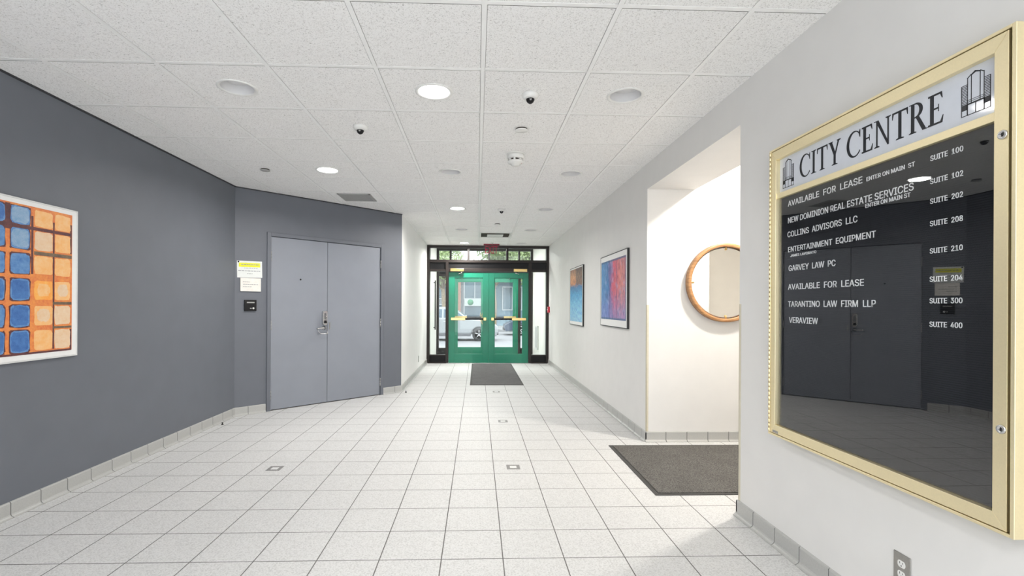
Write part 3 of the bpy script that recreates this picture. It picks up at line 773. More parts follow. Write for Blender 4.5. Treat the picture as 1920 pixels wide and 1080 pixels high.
framed('framed_poster', RW(8.20, 0.972), 1.0, 0.928, 0.024, 'framed print, orange over blue, farther one on the right wall', M_blackframe, streak_art('orange over blue', 'blue', 0.93, 0.84), (0.03, 0.04, 0.06, 0.028), 'abstract prints')

o = framed('painting', LW(2.52, 0.914, XL), 0.908, 0.985, 0.018, 'painting of blue and orange squares in white mount on the dark grey wall', mat('pale frame', (0.66, 0.66, 0.65), 0.5), None, None)
random.seed(4)
art = MB(); W_, H_ = 0.862-0.046, 0.905
au, av = 0.046, 0.044; ad = 0.0165
mats_art = [daub_mat('orange ground', (0.66, 0.15, 0.05), (0.86, 0.33, 0.07)), daub_mat('plum paint', (0.06, 0.02, 0.03), (0.16, 0.045, 0.04)),
            daub_mat('blue paint', (0.05, 0.17, 0.44), (0.16, 0.33, 0.58)), daub_mat('pale blue paint', (0.16, 0.32, 0.52), (0.34, 0.46, 0.60)),
            daub_mat('apricot paint', (0.88, 0.42, 0.12), (0.88, 0.56, 0.27)), daub_mat('cream paint', (0.76, 0.50, 0.29), (0.80, 0.62, 0.44)),
            daub_mat('deep blue paint', (0.03, 0.11, 0.35), (0.07, 0.21, 0.50)), daub_mat('tangerine paint', (0.92, 0.32, 0.04), (0.92, 0.50, 0.13)),
            daub_mat('olive paint', (0.10, 0.07, 0.05), (0.22, 0.15, 0.09))]
art.box((au, av, ad-0.001), (au+W_, av+H_, ad))
def blob(x0, y0, x1, y1, lift, mi, rad=0.3, jit=0.006):
    w2, h2 = (x1-x0)/2, (y1-y0)/2; cx, cy = (x0+x1)/2, (y0+y1)/2; pts = []
    for k in range(28):
        a = 2*PI*k/28; c, s = math.cos(a), math.sin(a)
        n = 2/rad
        x = w2*math.copysign(abs(c)**(2/n*1.0), c); y = h2*math.copysign(abs(s)**(2/n*1.0), s)
        pts.append((cx+x+random.uniform(-jit, jit), cy+y+random.uniform(-jit, jit)))
    art.prism(pts, ad, ad+lift, mi)
# columns and rows measured from the visible right half; the left half goes on in the same rhythm
yo = 2.52
cols = [(3.247-yo, 3.366-yo), (3.102-yo, 3.230-yo), (2.950-yo, 3.066-yo), (2.80-yo, 2.908-yo), (2.65-yo, 2.76-yo), (2.575-yo, 2.63-yo)]
rz = 0.914
rows = [(1.770-rz, 1.855-rz), (1.628-rz, 1.738-rz), (1.490-rz, 1.600-rz), (1.300-rz, 1.400-rz)]
rows = [(1.772-rz, 1.852-rz), (1.630-rz, 1.735-rz), (1.500-rz, 1.598-rz), (1.378-rz, 1.470-rz)]
RZ = [(1.745, 1.845), (1.600, 1.715), (1.448, 1.562), (1.290, 1.410), (1.130, 1.252), (0.975, 1.098)]
RZ = [(a-rz, c-rz) for a, c in RZ]
# dark strokes between squares
nbar = [0]
def bar(x0, y0, x1, y1, mi, lift=0.0006):
    nbar[0] += 1; art.box((x0, y0, ad-0.0002), (x1, y1, ad+lift+0.00004*nbar[0]), mi)
gx = [3.234-yo, 3.242-yo]
bar(3.2335-yo, RZ[5][0], 3.2445-yo, RZ[0][0]+0.045, 1); bar(3.080-yo, RZ[2][0], 3.094-yo, RZ[0][0]+0.06, 1)
bar(2.93-yo, RZ[1][1]+0.004, 3.378-yo, RZ[0][0]-0.006, 1, 0.0008); bar(3.10-yo, RZ[2][1]+0.006, 3.378-yo, RZ[1][0]-0.010, 8, 0.0008)
bar(3.234-yo, RZ[4][1]+0.008, 3.378-yo, RZ[3][0]-0.012, 8, 0.0008); bar(3.234-yo, RZ[5][1]+0.008, 3.378-yo, RZ[4][0]-0.010, 8, 0.0008)
bar(3.366-yo, RZ[1][0], 3.378-yo, RZ[0][1]-0.05, 1); bar(3.366-yo, RZ[5][0]-0.01, 3.378-yo, RZ[5][1], 1)
bar(2.575-yo, RZ[5][0]-0.02, 3.378-yo, RZ[5][0]-0.008, 1); bar(2.915-yo, RZ[0][0]-0.03, 2.945-yo, RZ[0][1]+0.01, 1)
bar(2.58-yo, RZ[0][0]-0.04, 2.945-yo, RZ[0][0], 1)
for ci, (xa, xb) in enumerate(cols):
    for ri, (za, zb) in enumerate(RZ):
        if ci >= 2:
            blob(xa-0.009, za-0.009, xb+0.009, zb+0.009, 0.0014, 1, 0.20, 0.004)
            blob(xa-0.004, za-0.004, xb+0.004, zb+0.004, 0.0018, 2, 0.38, 0.003)
            blob(xa+0.003, za+0.003, xb-0.003, zb-0.003, 0.0022, [3, 3, 2, 6, 6, 6][ri] if ci % 2 == 0 else [6, 2, 2, 6, 2, 6][ri], 0.45, 0.004)
        else:
            blob(xa, za, xb, zb, 0.0014, [4, 5, 4, 7, 4, 4][ri] if ci else [4, 4, 4, 4, 5, 5][ri], 0.24, 0.003)
            if ci == 0 or ri in (3, 4): blob(xa+0.02, za+0.022, xb-0.02, zb-0.018, 0.002, 5 if (ci == 0 and ri > 2) or ri == 4 else 4, 0.7, 0.004)
art.obj('print', mats_art, o)

# ------------------------------------------------------------------ grey double door in the angled wall
o = struct('trim_2', MB().box((DU0, 0, -0.10), (DU0+0.045, DH, 0.016)).box((DU1-0.045, 0, -0.10), (DU1, DH, 0.016)).box((DU0+0.045, DH-0.045, -0.10), (DU1-0.045, DH, 0.016)).box((DU0+0.045, 0, -0.13), (DU1-0.045, DH-0.045, -0.105), 1),
           [M_grey, M_slot], 'grey steel frame around the double door', 'door frame', M=AW, bevel=0.003)
d0, dm, d1 = DU0+0.049, 1.121, DU1-0.049
def leaf(name, a, c, label):
    r = bpy.data.objects.new(name, None); COL.objects.link(r); r.matrix_world = AW @ Matrix.Translation((a, 0, 0)); tag(r, label, 'door', kind='structure')
    MB().box((0, 0.010, -0.050), (c-a, DH-0.049, -0.004)).obj('door_leaf', M_door, r, bevel=0.002)
    return r
dl = leaf('door_1', d0, dm-0.003, 'left leaf of the grey double door, with keypad lever lock')
dr = leaf('door_2', dm+0.003, d1, 'right leaf of the grey double door, plain')
def hinge(r, u, v):
    b = MB()
    for k in range(3): b.lathe([(0.0075, v-0.058+k*0.039), (0.0075, v-0.058+k*0.039+0.0375)], c=(u, 0, 0.006), n=12, axis='y')
    b.obj('hinge', M_steel, r)
for v in (1.853, 1.025, 0.185):
    hinge(dl, -0.003, v); hinge(dr, d1-dm-0.003+0.003, v)
MB().lathe([(0.011, -0.004), (0.010, 0.000), (0.006, 0.001), (0, 0.001)], c=(0.763-d0, 1.588, 0), n=20).obj('peephole', M_black, dl)
lk = MB(); lu = 1.072-d0
pr = []
for k in range(24):
    a = 2*PI*k/24; c, s = math.cos(a), math.sin(a)
    pr.append((lu + 0.033*math.copysign(abs(c)**0.5, c), 1.105 + 0.092*math.copysign(abs(s)**0.35, s)))
lk.prism(pr, -0.004, 0.040)
lo_ = lk.obj('keypad_lock', M_chrome, dl, bevel=0.006, seg=3)
b = MB(); b.box((lu-0.016, 1.085, 0.040), (lu+0.016, 1.165, 0.0425)); b.obj('keypad', mat('grey keypad', (0.10, 0.10, 0.105), 0.4), lo_)
b = MB()
for i in range(2):
    for j in range(5): b.lathe([(0.005, 0.0425), (0.0045, 0.0455), (0, 0.0458)], c=(lu-0.0075+0.015*i, 1.095+0.015*j, 0), n=12)
b.obj('buttons', M_chrome, lo_)
b = MB(); b.prism([(lu-0.020, 1.035), (lu+0.020, 1.035), (lu+0.014, 1.072), (lu-0.014, 1.072)], 0.040, 0.050); b.obj('thumb_turn', M_black, lo_, bevel=0.003)
b = MB(); b.lathe([(0.027, -0.004), (0.026, 0.012), (0.014, 0.018), (0.013, 0.052), (0, 0.054)], c=(lu, 0.975, 0), n=24)
b.tube([(lu, 0.975, 0.046), (lu-0.05, 0.974, 0.052), (lu-0.095, 0.972, 0.050), (lu-0.118, 0.968, 0.042)], [0.012, 0.011, 0.010, 0.008], 12)
b.obj('lever_handle', M_chrome, dl)
b = MB(); b.tube([(lu-0.115, 0.972, 0.030), (lu-0.085, 0.925, 0.040), (lu-0.06, 0.900, 0.042), (lu+0.03, 0.900, 0.042), (lu+0.034, 0.955, 0.02)], 0.0055, 10)
b.obj('lever_guard', M_chrome, dl)
MB().box((0.022, 0.955, -0.004), (0.034, 1.045, 0.002)).obj('strike_plate', M_steel, dr, bevel=0.001)

# notices and card reader left of the door
def sheet(name, u0, u1, v0, v1, w0, w1, m, label, cat, tilt=0.0):
    Mx = AW @ Matrix.Translation(((u0+u1)/2, (v0+v1)/2, 0)) @ Matrix.Rotation(tilt, 4, 'Z')
    o = thing(name, label, cat, Mx); W, H = (u1-u0)/2, (v1-v0)/2
    MB().box((-W, -H, w0), (W, H, w1)).obj('sheet' if cat == 'notice' else 'plate', m, o)
    return o, W, H
o, W, H = sheet('paper_notice', 0.022, 0.298, 1.583, 1.775, 0.0005, 0.002, M_paper, 'white paper notice with yellow highlighted heading, left of the grey double door', 'notice', 0.02)
b = MB(); b.box((-W+0.02, H-0.070, 0.002), (W-0.022, H-0.022, 0.0023)); b.obj('highlight', M_yellow, o)
for k, (x0, x1, y, t) in enumerate(((-0.095, 0.105, H-0.047, 0.010), (-0.06, 0.085, H-0.085, 0.006), (-0.125, 0.115, H-0.118, 0.007), (-0.03, 0.03, H-0.150, 0.007))):
    x = x0; b = MB()
    random.seed(k)
    while x < x1:
        l = random.uniform(0.010, 0.030); b.box((x, y, 0.002), (min(x+l, x1), y+t, 0.0026)); x += l+0.006
    b.obj('print_line', M_ink, o)
MB().lathe([(0.008, 0.002), (0.008, 0.006), (0, 0.007)], c=(-W+0.016, H-0.012, 0), n=16).obj('push_pin', M_black, o)
o, W, H = sheet('door_sign', 0.056, 0.280, 1.424, 1.578, 0.001, 0.014, M_card, 'cream sign plate below the highlighted notice', 'sign')
for k, (x0, x1, y) in enumerate(((-0.085, -0.015, H-0.05), (-0.085, 0.085, H-0.078), (-0.085, 0.01, H-0.104))):
    x = x0; random.seed(k+9); b = MB()
    while x < x1:
        l = random.uniform(0.010, 0.026); b.box((x, y, 0.014), (min(x+l, x1), y+0.006, 0.0146)); x += l+0.005
    b.obj('print_line', M_ink, o)
o = thing('card_reader', 'black square card reader on the grey wall below the notices', 'card reader', AW @ Matrix.Translation((0.165, 1.262, 0)))
MB().box((-0.066, -0.064, 0), (0.066, 0.064, 0.022)).obj('case', M_black, o, bevel=0.004)
MB().box((-0.042, 0.026, 0.022), (0.042, 0.040, 0.0228)).obj('label_strip', M_greyplastic, o)
MB().lathe([(0.011, 0.022), (0.010, 0.0245), (0, 0.025)], c=(0.030, -0.034, 0), n=18).obj('button', M_plastic, o)
MB().box((-0.008, -0.040, 0.022), (0.012, -0.030, 0.0228)).obj('indicator', M_greyplastic, o)
for (x, y, l) in ((-2.690, 5.255, 'small black scrap on the floor at the foot of the dark grey wall'), (-1.040, 7.150, 'small black scrap on the floor at the white corner')):
    b = MB().lathe([(0.012, 0), (0.013, 0.003), (0.006, 0.010), (0.009, 0.022), (0.006, 0.026), (0, 0.027)], n=14)
    tag(b.obj('rubber_scrap', M_black, M=at(x+0.01, y-0.03, 0)), l, 'scrap', 'black scraps')

# ------------------------------------------------------------------ mats
def floor_mat_obj(x0, y0, x1, y1, m, label):
    o = thing('floor_mat', label, 'mat', at((x0+x1)/2, (y0+y1)/2, 0.0))
    w, h = (x1-x0)/2, (y1-y0)/2; e = 0.03
    b = MB(); b.prism([(-w,-h),(w,-h),(w,h),(-w,h)], 0.0006, 0.0045); b.obj('rubber_border', M_rubber, o)
    MB().box((-w+e, -h+e, 0.0044), (w-e, h-e, 0.010)).obj('pile', m, o, bevel=0.003)
floor_mat_obj(-0.110, 7.79, 0.757, 10.72, M_carpet2, 'long grey entrance mat before the green doors')
floor_mat_obj(1.203, 3.222, 3.03, 4.392, M_carpet, 'charcoal carpet mat in the side opening')

# ------------------------------------------------------------------ round mirror
o = thing('round_mirror', 'round mirror in a wooden ring frame in the side passage', 'mirror', EW(2.330, 4.525, 1.497))
R1, R2 = 0.369, 0.337
MB().lathe([(R2, 0.006), (R2, 0.060), (R2+0.003, 0.064), (R1-0.004, 0.064), (R1, 0.059), (R1, 0.006), (R2, 0.006)], n=96, close=False).obj('ring_frame', M_wood, o)
MB().lathe([(0.0, 0.030), (0.326, 0.030), (0.326, 0.0335), (0.324, 0.035), (0.0, 0.035)], n=96, close=False, smooth=False).obj('mirror_glass', M_mirror, o)
MB().lathe([(0.0, 0.0), (0.30, 0.0), (0.30, 0.030), (0, 0.030)], n=48, close=False).obj('backing', M_black, o)
for k in range(4):
    a = k*PI/2; c, s = math.cos(a), math.sin(a)
    b = MB()
    b.tube([(R2*c, R2*s, 0.040), (0.311*c, 0.311*s, 0.040)], 0.007, 10); b.tube([(0.313*c, 0.313*s, 0.034), (0.313*c, 0.313*s, 0.046)], 0.009, 10)
    b.obj('clip', M_brass, o)

# ------------------------------------------------------------------ glazed entrance screens and green doors
def bars(mb, lst, w0, w1):
    for (x0, z0, x1, z1) in lst: mb.box((x0, z0, w0), (x1, z1, w1))
def pane(parent, x0, z0, x1, z1, w=0.0):
    MB().box((x0, z0, w-0.003), (x1, z1, w+0.003)).obj('glass_pane', M_glass, parent)
def green_door(name, M, W, hand, label, H=2.015, inner=True):
    """leaf hung at u=0 or u=W; hand +1: hinges on the left"""
    r = bpy.data.objects.new(name, None); COL.objects.link(r); r.matrix_world = M; tag(r, label, 'door', kind='structure')
    st, br, tr = 0.125, 0.20, 0.115
    b = MB(); bars(b, [(0, 0.012, st, H), (W-st, 0.012, W, H), (st, 0.012, W-st, br), (st, H-tr, W-st, H)], -0.022, 0.022)
    b.obj('door_frame', M_green, r, bevel=0.003)
    b = MB(); g = 0.012
    bars(b, [(st, br, st+g, H-tr), (W-st-g, br, W-st, H-tr), (st+g, br, W-st-g, br+g), (st+g, H-tr-g, W-st-g, H-tr)], -0.012, 0.012)
    b.obj('glazing_bead', M_green, r)
    pane(r, st+g, br+g, W-st-g, H-tr-g)
    s = (lambda x: x) if hand > 0 else (lambda x: W-x)
    # push bar: long gold mechanism case from the hinge side, dark bar, gold end cap
    zb = 0.985
    b = MB()
    xa, xb = sorted((s(0.055), s(0.37))); b.box((xa, zb-0.028, 0.03), (xb, zb+0.028, 0.075))
    xa, xb = sorted((s(W-0.115), s(W-0.055))); b.box((xa, zb-0.032, 0.022), (xb, zb+0.032, 0.075))
    xa, xb = sorted((s(0.055), s(0.085))); b.box((xa, zb-0.028, 0.022), (xb, zb+0.028, 0.03))
    pb = b.obj('push_bar', M_brass, r, bevel=0.006)
    xa, xb = sorted((s(0.37), s(W-0.115))); MB().box((xa, zb-0.020, 0.040), (xb, zb+0.020, 0.068)).obj('touch_pad', M_black, pb, bevel=0.003)
    # pull handle on the street side
    x = s(W-0.115)
    MB().tube([(x, zb+0.13, -0.022), (x-0.01*hand, zb+0.135, -0.06), (x-0.035*hand, zb+0.09, -0.085), (x-0.035*hand, zb-0.09, -0.085), (x-0.01*hand, zb-0.135, -0.06), (x, zb-0.13, -0.022)], 0.009, 10).obj('pull_handle', M_brass, r)
    # closer on the header above
    if inner:
        xa, xb = sorted((s(0.04), s(0.335)))
        cl = MB().box((xa, H+0.020, 0.045), (xb, H+0.082, 0.100)).obj('door_closer', M_brass if inner is True else M_chrome, r, bevel=0.004)
        MB().tube([(s(0.27), H+0.018, 0.075), (s(0.30), H-0.01, 0.085), (s(0.22), H-0.03, 0.05), (s(0.22), H-0.055, 0.03)], 0.008, 8).obj('closer_arm', M_chrome, cl)
    return r

def screen(name, Y, xl, xr, ztop, zt0, mull, dl_, dm_, dr_, sides, label, names, dlabels, inner=True):
    o = bpy.data.objects.new(name, None); COL.objects.link(o); o.matrix_world = EW(0, Y, 0); tag(o, label, 'glazed screen', kind='structure')
    b = MB(); f = 0.06; d0, d1 = -0.06, 0.05
    bars(b, [(xl, 0, xl+f, ztop), (xr-f, 0, xr, ztop), (xl+f, ztop-0.055, xr-f, ztop)], d0, d1)
    bars(b, [(xl+f, zt0-0.06, xr-f, zt0)], d0, d1+0.004)
    for (x, w) in mull: bars(b, [(x-w/2, zt0, x+w/2, ztop-0.055)], d0, d1-0.01)
    jl, jr = dl_-0.065, dr_+0.065
    bars(b, [(jl, 0, dl_-0.004, zt0-0.06), (dr_+0.004, 0, jr, zt0-0.06)], d0, d1+0.006)
    bars(b, [(dl_-0.004, 2.035, dr_+0.004, 2.11)], d0, d1-0.004)
    for (x0, x1) in sides: bars(b, [(x0, 2.035, x1, 2.085), (x0, 0.0, x1, 0.03), (x0, 0.165, x1, 0.19)], d0, d1-0.006)
    b.obj('screen_frame', M_bronze, o, bevel=0.002)
    bars_ = MB(); bars(bars_, [(dl_-0.004, 2.11, dr_+0.004, zt0-0.06)], -0.03, 0.012); bars_.obj('header_panel', M_panel, o)
    for (x0, x1) in sides:
        MB().box((x0, 0.03, -0.02), (x1, 0.165, 0.012)).obj('kick_panel', M_panel, o)
        MB().box((x0, 2.085, -0.02), (x1, zt0-0.06, 0.012)).obj('infill_panel', M_panel, o)
        pane(o, x0, 0.19, x1, 2.035)
    xs = [xl+f] + [q for (x, w) in mull for q in (x-w/2, x+w/2)] + [xr-f]
    for i in range(0, len(xs), 2): pane(o, xs[i], zt0, xs[i+1], ztop-0.055)
    MB().box((dl_-0.05, 0.0005, -0.06), (dr_+0.05, 0.012, 0.07)).obj('threshold', M_chrome, o, bevel=0.003)
    green_door(names[0], EW(dl_, Y), dm_-dl_-0.0006, 1, dlabels[0], inner=inner)
    green_door(names[1], EW(dm_+0.0006, Y), dr_-dm_-0.0006, -1, dlabels[1], inner=inner)
    return o
screen('window_1', YE, -1.112, XR, 2.612, 2.295, [(-0.20, 0.05), (0.665, 0.05)], -0.632, 0.258, 1.142, [(-1.052, -0.697), (1.207, 1.535)],
       'dark bronze glazed entrance screen at the corridor end', ('door_3', 'door_4'), ('left green glazed entrance door with gold push bar', 'right green glazed entrance door with gold push bar'))
screen('window_2', YV, -1.045, 1.44, 2.755, 2.295, [(-0.69, 0.05), (0.30, 0.05), (1.085, 0.05)], -0.632, 0.235, 1.060, [(-0.985, -0.697), (1.125, 1.38)],
       'outer glazed screen of the vestibule facing the street', ('door_5', 'door_6'), ('left outer green glazed door seen through the entrance', 'right outer green glazed door seen through the entrance'), inner='steel')
o = thing('wall_heater', 'slim slotted grille low on the right vestibule wall', 'wall heater', frame((1.4778, 11.9, 0), (0.0595, -1, 0), (0, 0, 1)))
MB().box((-0.16, 0.22, 0), (0.16, 0.80, 0.03)).obj('case', M_plastic, o, bevel=0.004)
for x in (-0.09, 0.03): MB().box((x, 0.26, 0.03), (x+0.05, 0.76, 0.0325)).obj('slot', M_greyplastic, o)
o = thing('vestibule_rail', 'dark vertical rail on the left vestibule wall', 'rail', LW(11.72, 0, -1.045))
MB().tube([(0, 0.70, 0.04), (0, 1.88, 0.04)], 0.016, 12).obj('rail_bar', M_blackframe, o)
for v in (0.75, 1.83): MB().tube([(0, v, 0), (0, v, 0.04)], 0.010, 8).obj('bracket', M_blackframe, o)

# ------------------------------------------------------------------ street
M_pave = mat('pale concrete pavement', (0.22, 0.22, 0.225), 0.8, var=0.06, scale=2)
M_asph = mat('light worn asphalt', (0.215, 0.21, 0.222), 0.85, var=0.06, scale=1.5)
GZ = -0.45
b = MB(); b.add([(-40, YV+0.06, -0.02), (40, YV+0.06, -0.02), (40, 19.5, GZ+0.12), (-40, 19.5, GZ+0.12)], [(0,1,2,3)])
b.box((-40, 19.5, GZ-0.3), (40, 19.7, GZ+0.12))
struct('pavement', b, M_pave, 'pale pavement outside the entrance', 'pavement')
struct('street', MB().box((-60, 19.7, GZ-0.3), (60, 33.0, GZ)), M_asph, 'pale street outside the entrance', 'street')
struct('pavement_opposite', MB().box((-60, 33.0, GZ-0.3), (60, 40, GZ+0.15)), M_pave, 'pavement on the far side of the street', 'pavement')

def car(M, paint, label, L=4.6, Wd=1.82, roof=1.66, hood=1.06, front=0.95, rear=0.85, R=0.335, ws=1.30):
    """side-on car, nose towards +x; origin under the middle of the front axle, z up, near side at y=-Wd/2"""
    o = thing('parked_car', label, 'car', M)
    x1, x0 = front, front-L; xr = x0+rear
    def arch(cx):
        return [(cx+(R+0.07)*math.cos(a), 0.30+(R+0.07)*math.sin(a)) for a in [PI*k/12 for k in range(13)]]
    prof = [(x1-0.02, 0.42), (x1-0.10, 0.24)] + arch(0.0) + arch(xr) + [(x0+0.10, 0.26), (x0, 0.45), (x0+0.02, 0.95), (x0+0.10, hood+0.02), (-ws+0.25, hood+0.02), (-0.55, hood), (0.35, hood-0.09), (x1-0.25, hood-0.22), (x1-0.03, hood-0.36)]
    H2 = Wd/2
    b = MB(); n = len(prof); 
    b.add([(x, -H2, z) for x, z in prof] + [(x, H2, z) for x, z in prof], [tuple(range(n)), tuple(range(2*n-1, n-1, -1))] + [(i, n+i, n+(i+1)%n, (i+1)%n) for i in range(n)])
    b.obj('body', paint, o, bevel=0.05, seg=3)
    gh = [(-0.50, hood), (-ws, roof-0.03), (-ws-0.35, roof), (x0+0.75, roof-0.02), (x0+0.22, hood+0.10), (x0+0.12, hood)]
    b = MB(); n = len(gh); ins = lambda z: H2-0.04-0.20*(z-hood)/(roof-hood)
    b.add([(x, -ins(z), z) for x, z in gh] + [(x, ins(z), z) for x, z in gh], [tuple(range(n)), tuple(range(2*n-1, n-1, -1))] + [(i, n+i, n+(i+1)%n, (i+1)%n) for i in range(n)])
    b.obj('cabin', paint, o, bevel=0.03, seg=2)
    mg = mat('tinted car glass', (0.05, 0.09, 0.13), 0.12, var=0.1, scale=1)
    def side_win(pts):
        b = MB()
        for s in (-1, 1):
            q = [(x, s*(ins(z)+0.004), z) for x, z in pts]; q2 = [(x, s*(ins(z)-0.01), z) for x, z in pts]; k = len(pts)
            b.add(q+q2, [tuple(range(k)), tuple(range(2*k-1, k-1, -1))] + [(i, (i+1)%k, k+(i+1)%k, k+i) for i in range(k)])
        b.obj('side_window', mg, o)
    zt, zb_ = roof-0.11, hood+0.05
    side_win([(-0.68, zb_), (-ws+0.02, zt), (-ws-0.45, zt), (-ws-0.45, zb_)])
    side_win([(-ws-0.53, zb_), (-ws-0.53, zt), (-ws-1.25, zt), (-ws-1.30, zb_)])
    side_win([(-ws-1.38, zb_), (-ws-1.33, zt), (x0+0.85, zt-0.02), (x0+0.40, zb_+0.02)])
    zz = [(-0.56, hood+0.05), (-ws+0.04, roof-0.08)]
    b = MB(); b.add([(zz[0][0]+0.02, -0.70, zz[0][1]), (zz[0][0]+0.02, 0.70, zz[0][1]), (zz[1][0]+0.02, 0.58, zz[1][1]), (zz[1][0]+0.02, -0.58, zz[1][1]),
                     (zz[0][0]-0.02, -0.70, zz[0][1]-0.01), (zz[0][0]-0.02, 0.70, zz[0][1]-0.01), (zz[1][0]-0.02, 0.58, zz[1][1]-0.01), (zz[1][0]-0.02, -0.58, zz[1][1]-0.01)],
                    [(0,1,2,3),(7,6,5,4),(0,4,5,1),(1,5,6,2),(2,6,7,3),(3,7,4,0)]); b.obj('windscreen', mg, o)
    b = MB(); b.box((xr+R+0.07, -H2-0.01, 0.24), (-R-0.07, H2+0.01, 0.40)); b.obj('sill', mat('dark sill plastic', (0.10, 0.10, 0.11), 0.6), o, bevel=0.02)
    for s in (-1, 1):
        b = MB(); b.prism([(x1-0.42, hood-0.30), (x1-0.06, hood-0.42), (x1-0.06, hood-0.52), (x1-0.35, hood-0.44)], s*(H2-0.10)-0.06, s*(H2-0.10)+0.065)
        for i, v in enumerate(b.v): b.v[i] = (v[0], v[2], v[1])
        b.obj('headlight', mat('headlight lens', (0.55, 0.58, 0.62), 0.15), o)
        MB().box((x1-0.16, s*(H2-0.35)-0.12, 0.30), (x1+0.01, s*(H2-0.35)+0.12, 0.45)).obj('lower_grille', M_black, o)
        MB().box((-0.80, s*(H2+0.02)-0.02 - (0.10 if s < 0 else -0.0), hood+0.02), (-0.64, s*(H2+0.02)+0.02+(0.10 if s > 0 else 0), hood+0.16)).obj('wing_mirror', paint, o, bevel=0.03)
        MB().box((-1.75, s*(H2+0.012)-0.012, hood-0.16), (-1.58, s*(H2+0.012)+0.012, hood-0.13)).obj('door_handle', M_chrome, o)
        for cx in (0.0, xr):
            t = MB().lathe([(0.21, -0.10), (R-0.03, -0.11), (R, -0.08), (R, 0.08), (R-0.03, 0.11), (0.21, 0.10)], c=(cx, s*(H2-0.12), R), n=36, axis='y').obj('wheel', mat('tyre', (0.02, 0.02, 0.022), 0.8), o)
            r = MB(); y = s*(H2-0.02)
            r.lathe([(0.19, 0.0), (0.215, 0.012), (0.235, 0.0)], c=(cx, y, R), n=32, axis='y')
            for k in range(5):
                a = 2*PI*k/5+0.3; c_, s_ = math.cos(a), math.sin(a)
                r.tube([(cx+0.03*c_, y+s*0.01, R+0.03*s_), (cx+0.21*c_, y, R+0.21*s_)], 0.024, 6)
            r.lathe([(0.0, s*0.02), (0.05, s*0.012), (0.055, 0.0)], c=(cx, y, R), n=20, axis='y')
            r.obj('rim', mat('alloy rim', (0.55, 0.56, 0.58), 0.3, 1.0), t)
    return o
M_silver = mat('silver car paint', (0.24, 0.25, 0.262), 0.3, 0.2, var=0.03)
M_navy = mat('dark blue car paint', (0.03, 0.05, 0.085), 0.2, var=0.05)
M_greycar = mat('grey car paint', (0.16, 0.19, 0.24), 0.2, var=0.05)
car(at(0.10, 24.9, GZ), M_silver, 'silver sport utility car parked side-on outside the entrance', roof=1.68, hood=1.10)
car(at(2.55, 29.6, GZ) @ Matrix.Rotation(PI, 4, 'Z'), M_navy, 'dark blue car parked across the street, right of the silver car', roof=1.48, hood=0.98)
car(at(-0.9, 31.2, GZ), M_greycar, 'grey car on the far side of the street behind the silver car', roof=1.55, hood=1.02)

def facade(name, x0, x1, y, h, m_wall, label, wins, extra=None):
    o = thing(name, label, 'building', EW(x0, y, GZ))
    MB().box((0, 0, -6), (x1-x0, h, 0)).obj('facade', m_wall, o)
    for (a, c, z0, z1, nx) in wins:
        f = MB(); t = 0.08
        bars(f, [(a, z0, a+t, z1), (c-t, z0, c, z1), (a+t, z0, c-t, z0+t), (a+t, z1-t, c-t, z1)] + [(a+(c-a)*k/nx-0.03, z0+t, a+(c-a)*k/nx+0.03, z1-t) for k in range(1, nx)], 0, 0.08)
        w_ = f.obj('window', mat('white window frame', (0.34, 0.36, 0.38), 0.6), o)
        MB().box((a+t, z0+t, 0.005), (c-t, z1-t, 0.03)).obj('pane', mat('street glass', (0.07, 0.11, 0.14), 0.25, var=0.25, scale=0.6), w_)
    return o
M_stone = mat('pale grey render', (0.19, 0.205, 0.225), 0.8, var=0.06, scale=1)
M_blue = mat('blue grey cladding', (0.10, 0.16, 0.20), 0.7, var=0.1, scale=1)
M_brick = mat('pink brick', (0.36, 0.20, 0.16), 0.85, var=0.15, scale=14)
fb = facade('street_building', -12.0, 0.85, 40.0, 4.5, M_stone, 'pale shop front across the street behind the silver car', [(8.6, 10.6, 2.3, 4.0, 2), (10.9, 12.7, 2.3, 4.0, 2), (8.6, 10.6, 0.5, 1.9, 2), (10.9, 12.7, 0.5, 1.9, 1), (5.6, 8.0, 0.5, 4.0, 3), (1.0, 4.6, 0.5, 4.0, 3)])
MB().box((10.25, 0.1, 0.0), (10.65, 4.4, 0.25)).obj('brick_pier', M_brick, fb)
sg = MB().box((10.95, 1.75, 0.09), (12.55, 2.35, 0.16)).obj('sign_board', mat('white sign', (0.38, 0.41, 0.40), 0.6), fb)
MB().lathe([(0.24, 0.16), (0.24, 0.19), (0, 0.19)], c=(11.45, 2.05, 0), n=28).obj('green_roundel', mat('green sign paint', (0.04, 0.20, 0.10), 0.6), sg)
fb = facade('street_building', 1.2, 14.0, 41.0, 5.2, M_blue, 'blue grey glazed building across the street on the right', [(0.9, 2.6, 1.4, 3.4, 2), (2.8, 4.8, 1.4, 3.4, 2), (5.2, 8.0, 0.6, 3.6, 3)])
MB().box((-0.2, 3.75, 0), (12.5, 4.15, 0.9)).obj('canopy', mat('white canopy', (0.36, 0.38, 0.40), 0.6), fb)

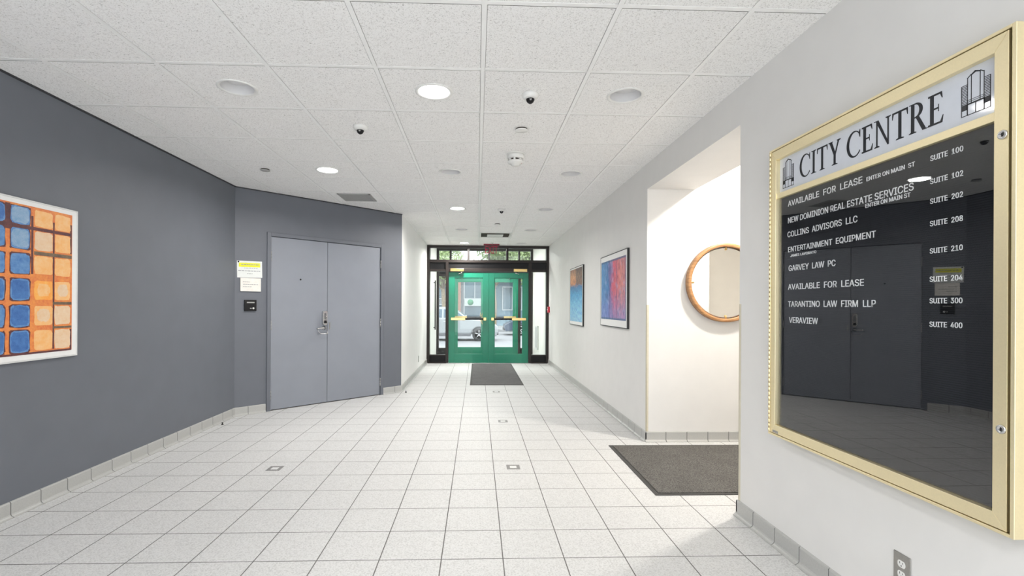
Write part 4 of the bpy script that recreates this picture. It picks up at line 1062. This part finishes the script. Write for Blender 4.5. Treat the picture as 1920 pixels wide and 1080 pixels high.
M_bark = mat('bark', (0.20, 0.16, 0.11), 0.9, var=0.3, scale=12, bump=0.4)
def leaf_mat(name, a, c):
    M, t, b_ = new_mat(name)
    g = t.nodes.new('ShaderNodeNewGeometry')
    n = noise(t, g.outputs['Position'], 2.5, 3)
    t.links.new(ramp(t, n, [(0.3, a), (0.7, c)]), b_.inputs['Base Color']); b_.inputs['Roughness'].default_value = 0.6
    return M
M_leaf = leaf_mat('spring leaves', (0.17, 0.23, 0.085), (0.33, 0.40, 0.20))
def tree(x, y, h, r, label, seed, trunk=0.15, n=7000):
    random.seed(seed)
    o = thing('street_tree', label, 'tree', at(x, y, GZ+0.1), 'street trees')
    b = MB(); b.tube([(0,0,-0.05), (0.03,0.02,h*0.25), (-0.05,0.05,h*0.45), (0.04,0,h*0.62)], [trunk*1.2, trunk, trunk*0.85, trunk*0.5], 12)
    for k in range(6):
        a = 2*PI*k/6 + random.uniform(-0.3, 0.3); z0 = h*random.uniform(0.36, 0.5)
        b.tube([(0, 0, z0), (r*0.35*math.cos(a), r*0.35*math.sin(a), z0+h*0.14), (r*0.8*math.cos(a), r*0.8*math.sin(a), z0+h*0.28)], [trunk*0.5, trunk*0.32, trunk*0.12], 7)
    b.obj('trunk', M_bark, o)
    f = MB()
    blobs = [(random.uniform(-0.6, 0.6)*r, random.uniform(-0.6, 0.6)*r, h*random.uniform(0.55, 0.95), r*random.uniform(0.35, 0.55)) for _ in range(14)]
    for i in range(n):
        bx, by, bz, br = random.choice(blobs)
        d = Vector((random.gauss(0,1), random.gauss(0,1), random.gauss(0,0.8))).normalized() * br * random.uniform(0.5, 1.0)
        c = Vector((bx, by, bz)) + d; s = random.uniform(0.06, 0.13)
        u = Vector((random.gauss(0,1), random.gauss(0,1), random.gauss(0,1))).normalized(); v = u.orthogonal().normalized()*s*0.6; u = u*s
        f.add([c-u, c+v, c+u, c-v], [(0,1,2,3)])
    f.obj('foliage', M_leaf, o, fix=False)
tree(1.30, 37.0, 7.0, 2.15, 'street tree with forked trunk seen through the right entrance door', 3, trunk=0.17)
tree(-2.3, 33.4, 6.6, 1.75, 'street tree at the left, seen through the transom', 8)
tree(-3.6, 48.0, 9.5, 2.6, 'tall tree at the left beyond the pale shop front', 21, trunk=0.2)
tree(3.2, 49.5, 9.5, 2.6, 'tall tree at the right beyond the glazed building', 23, trunk=0.2)
tree(4.4, 33.4, 6.6, 1.75, 'street tree at the right, above the blue grey building', 12)
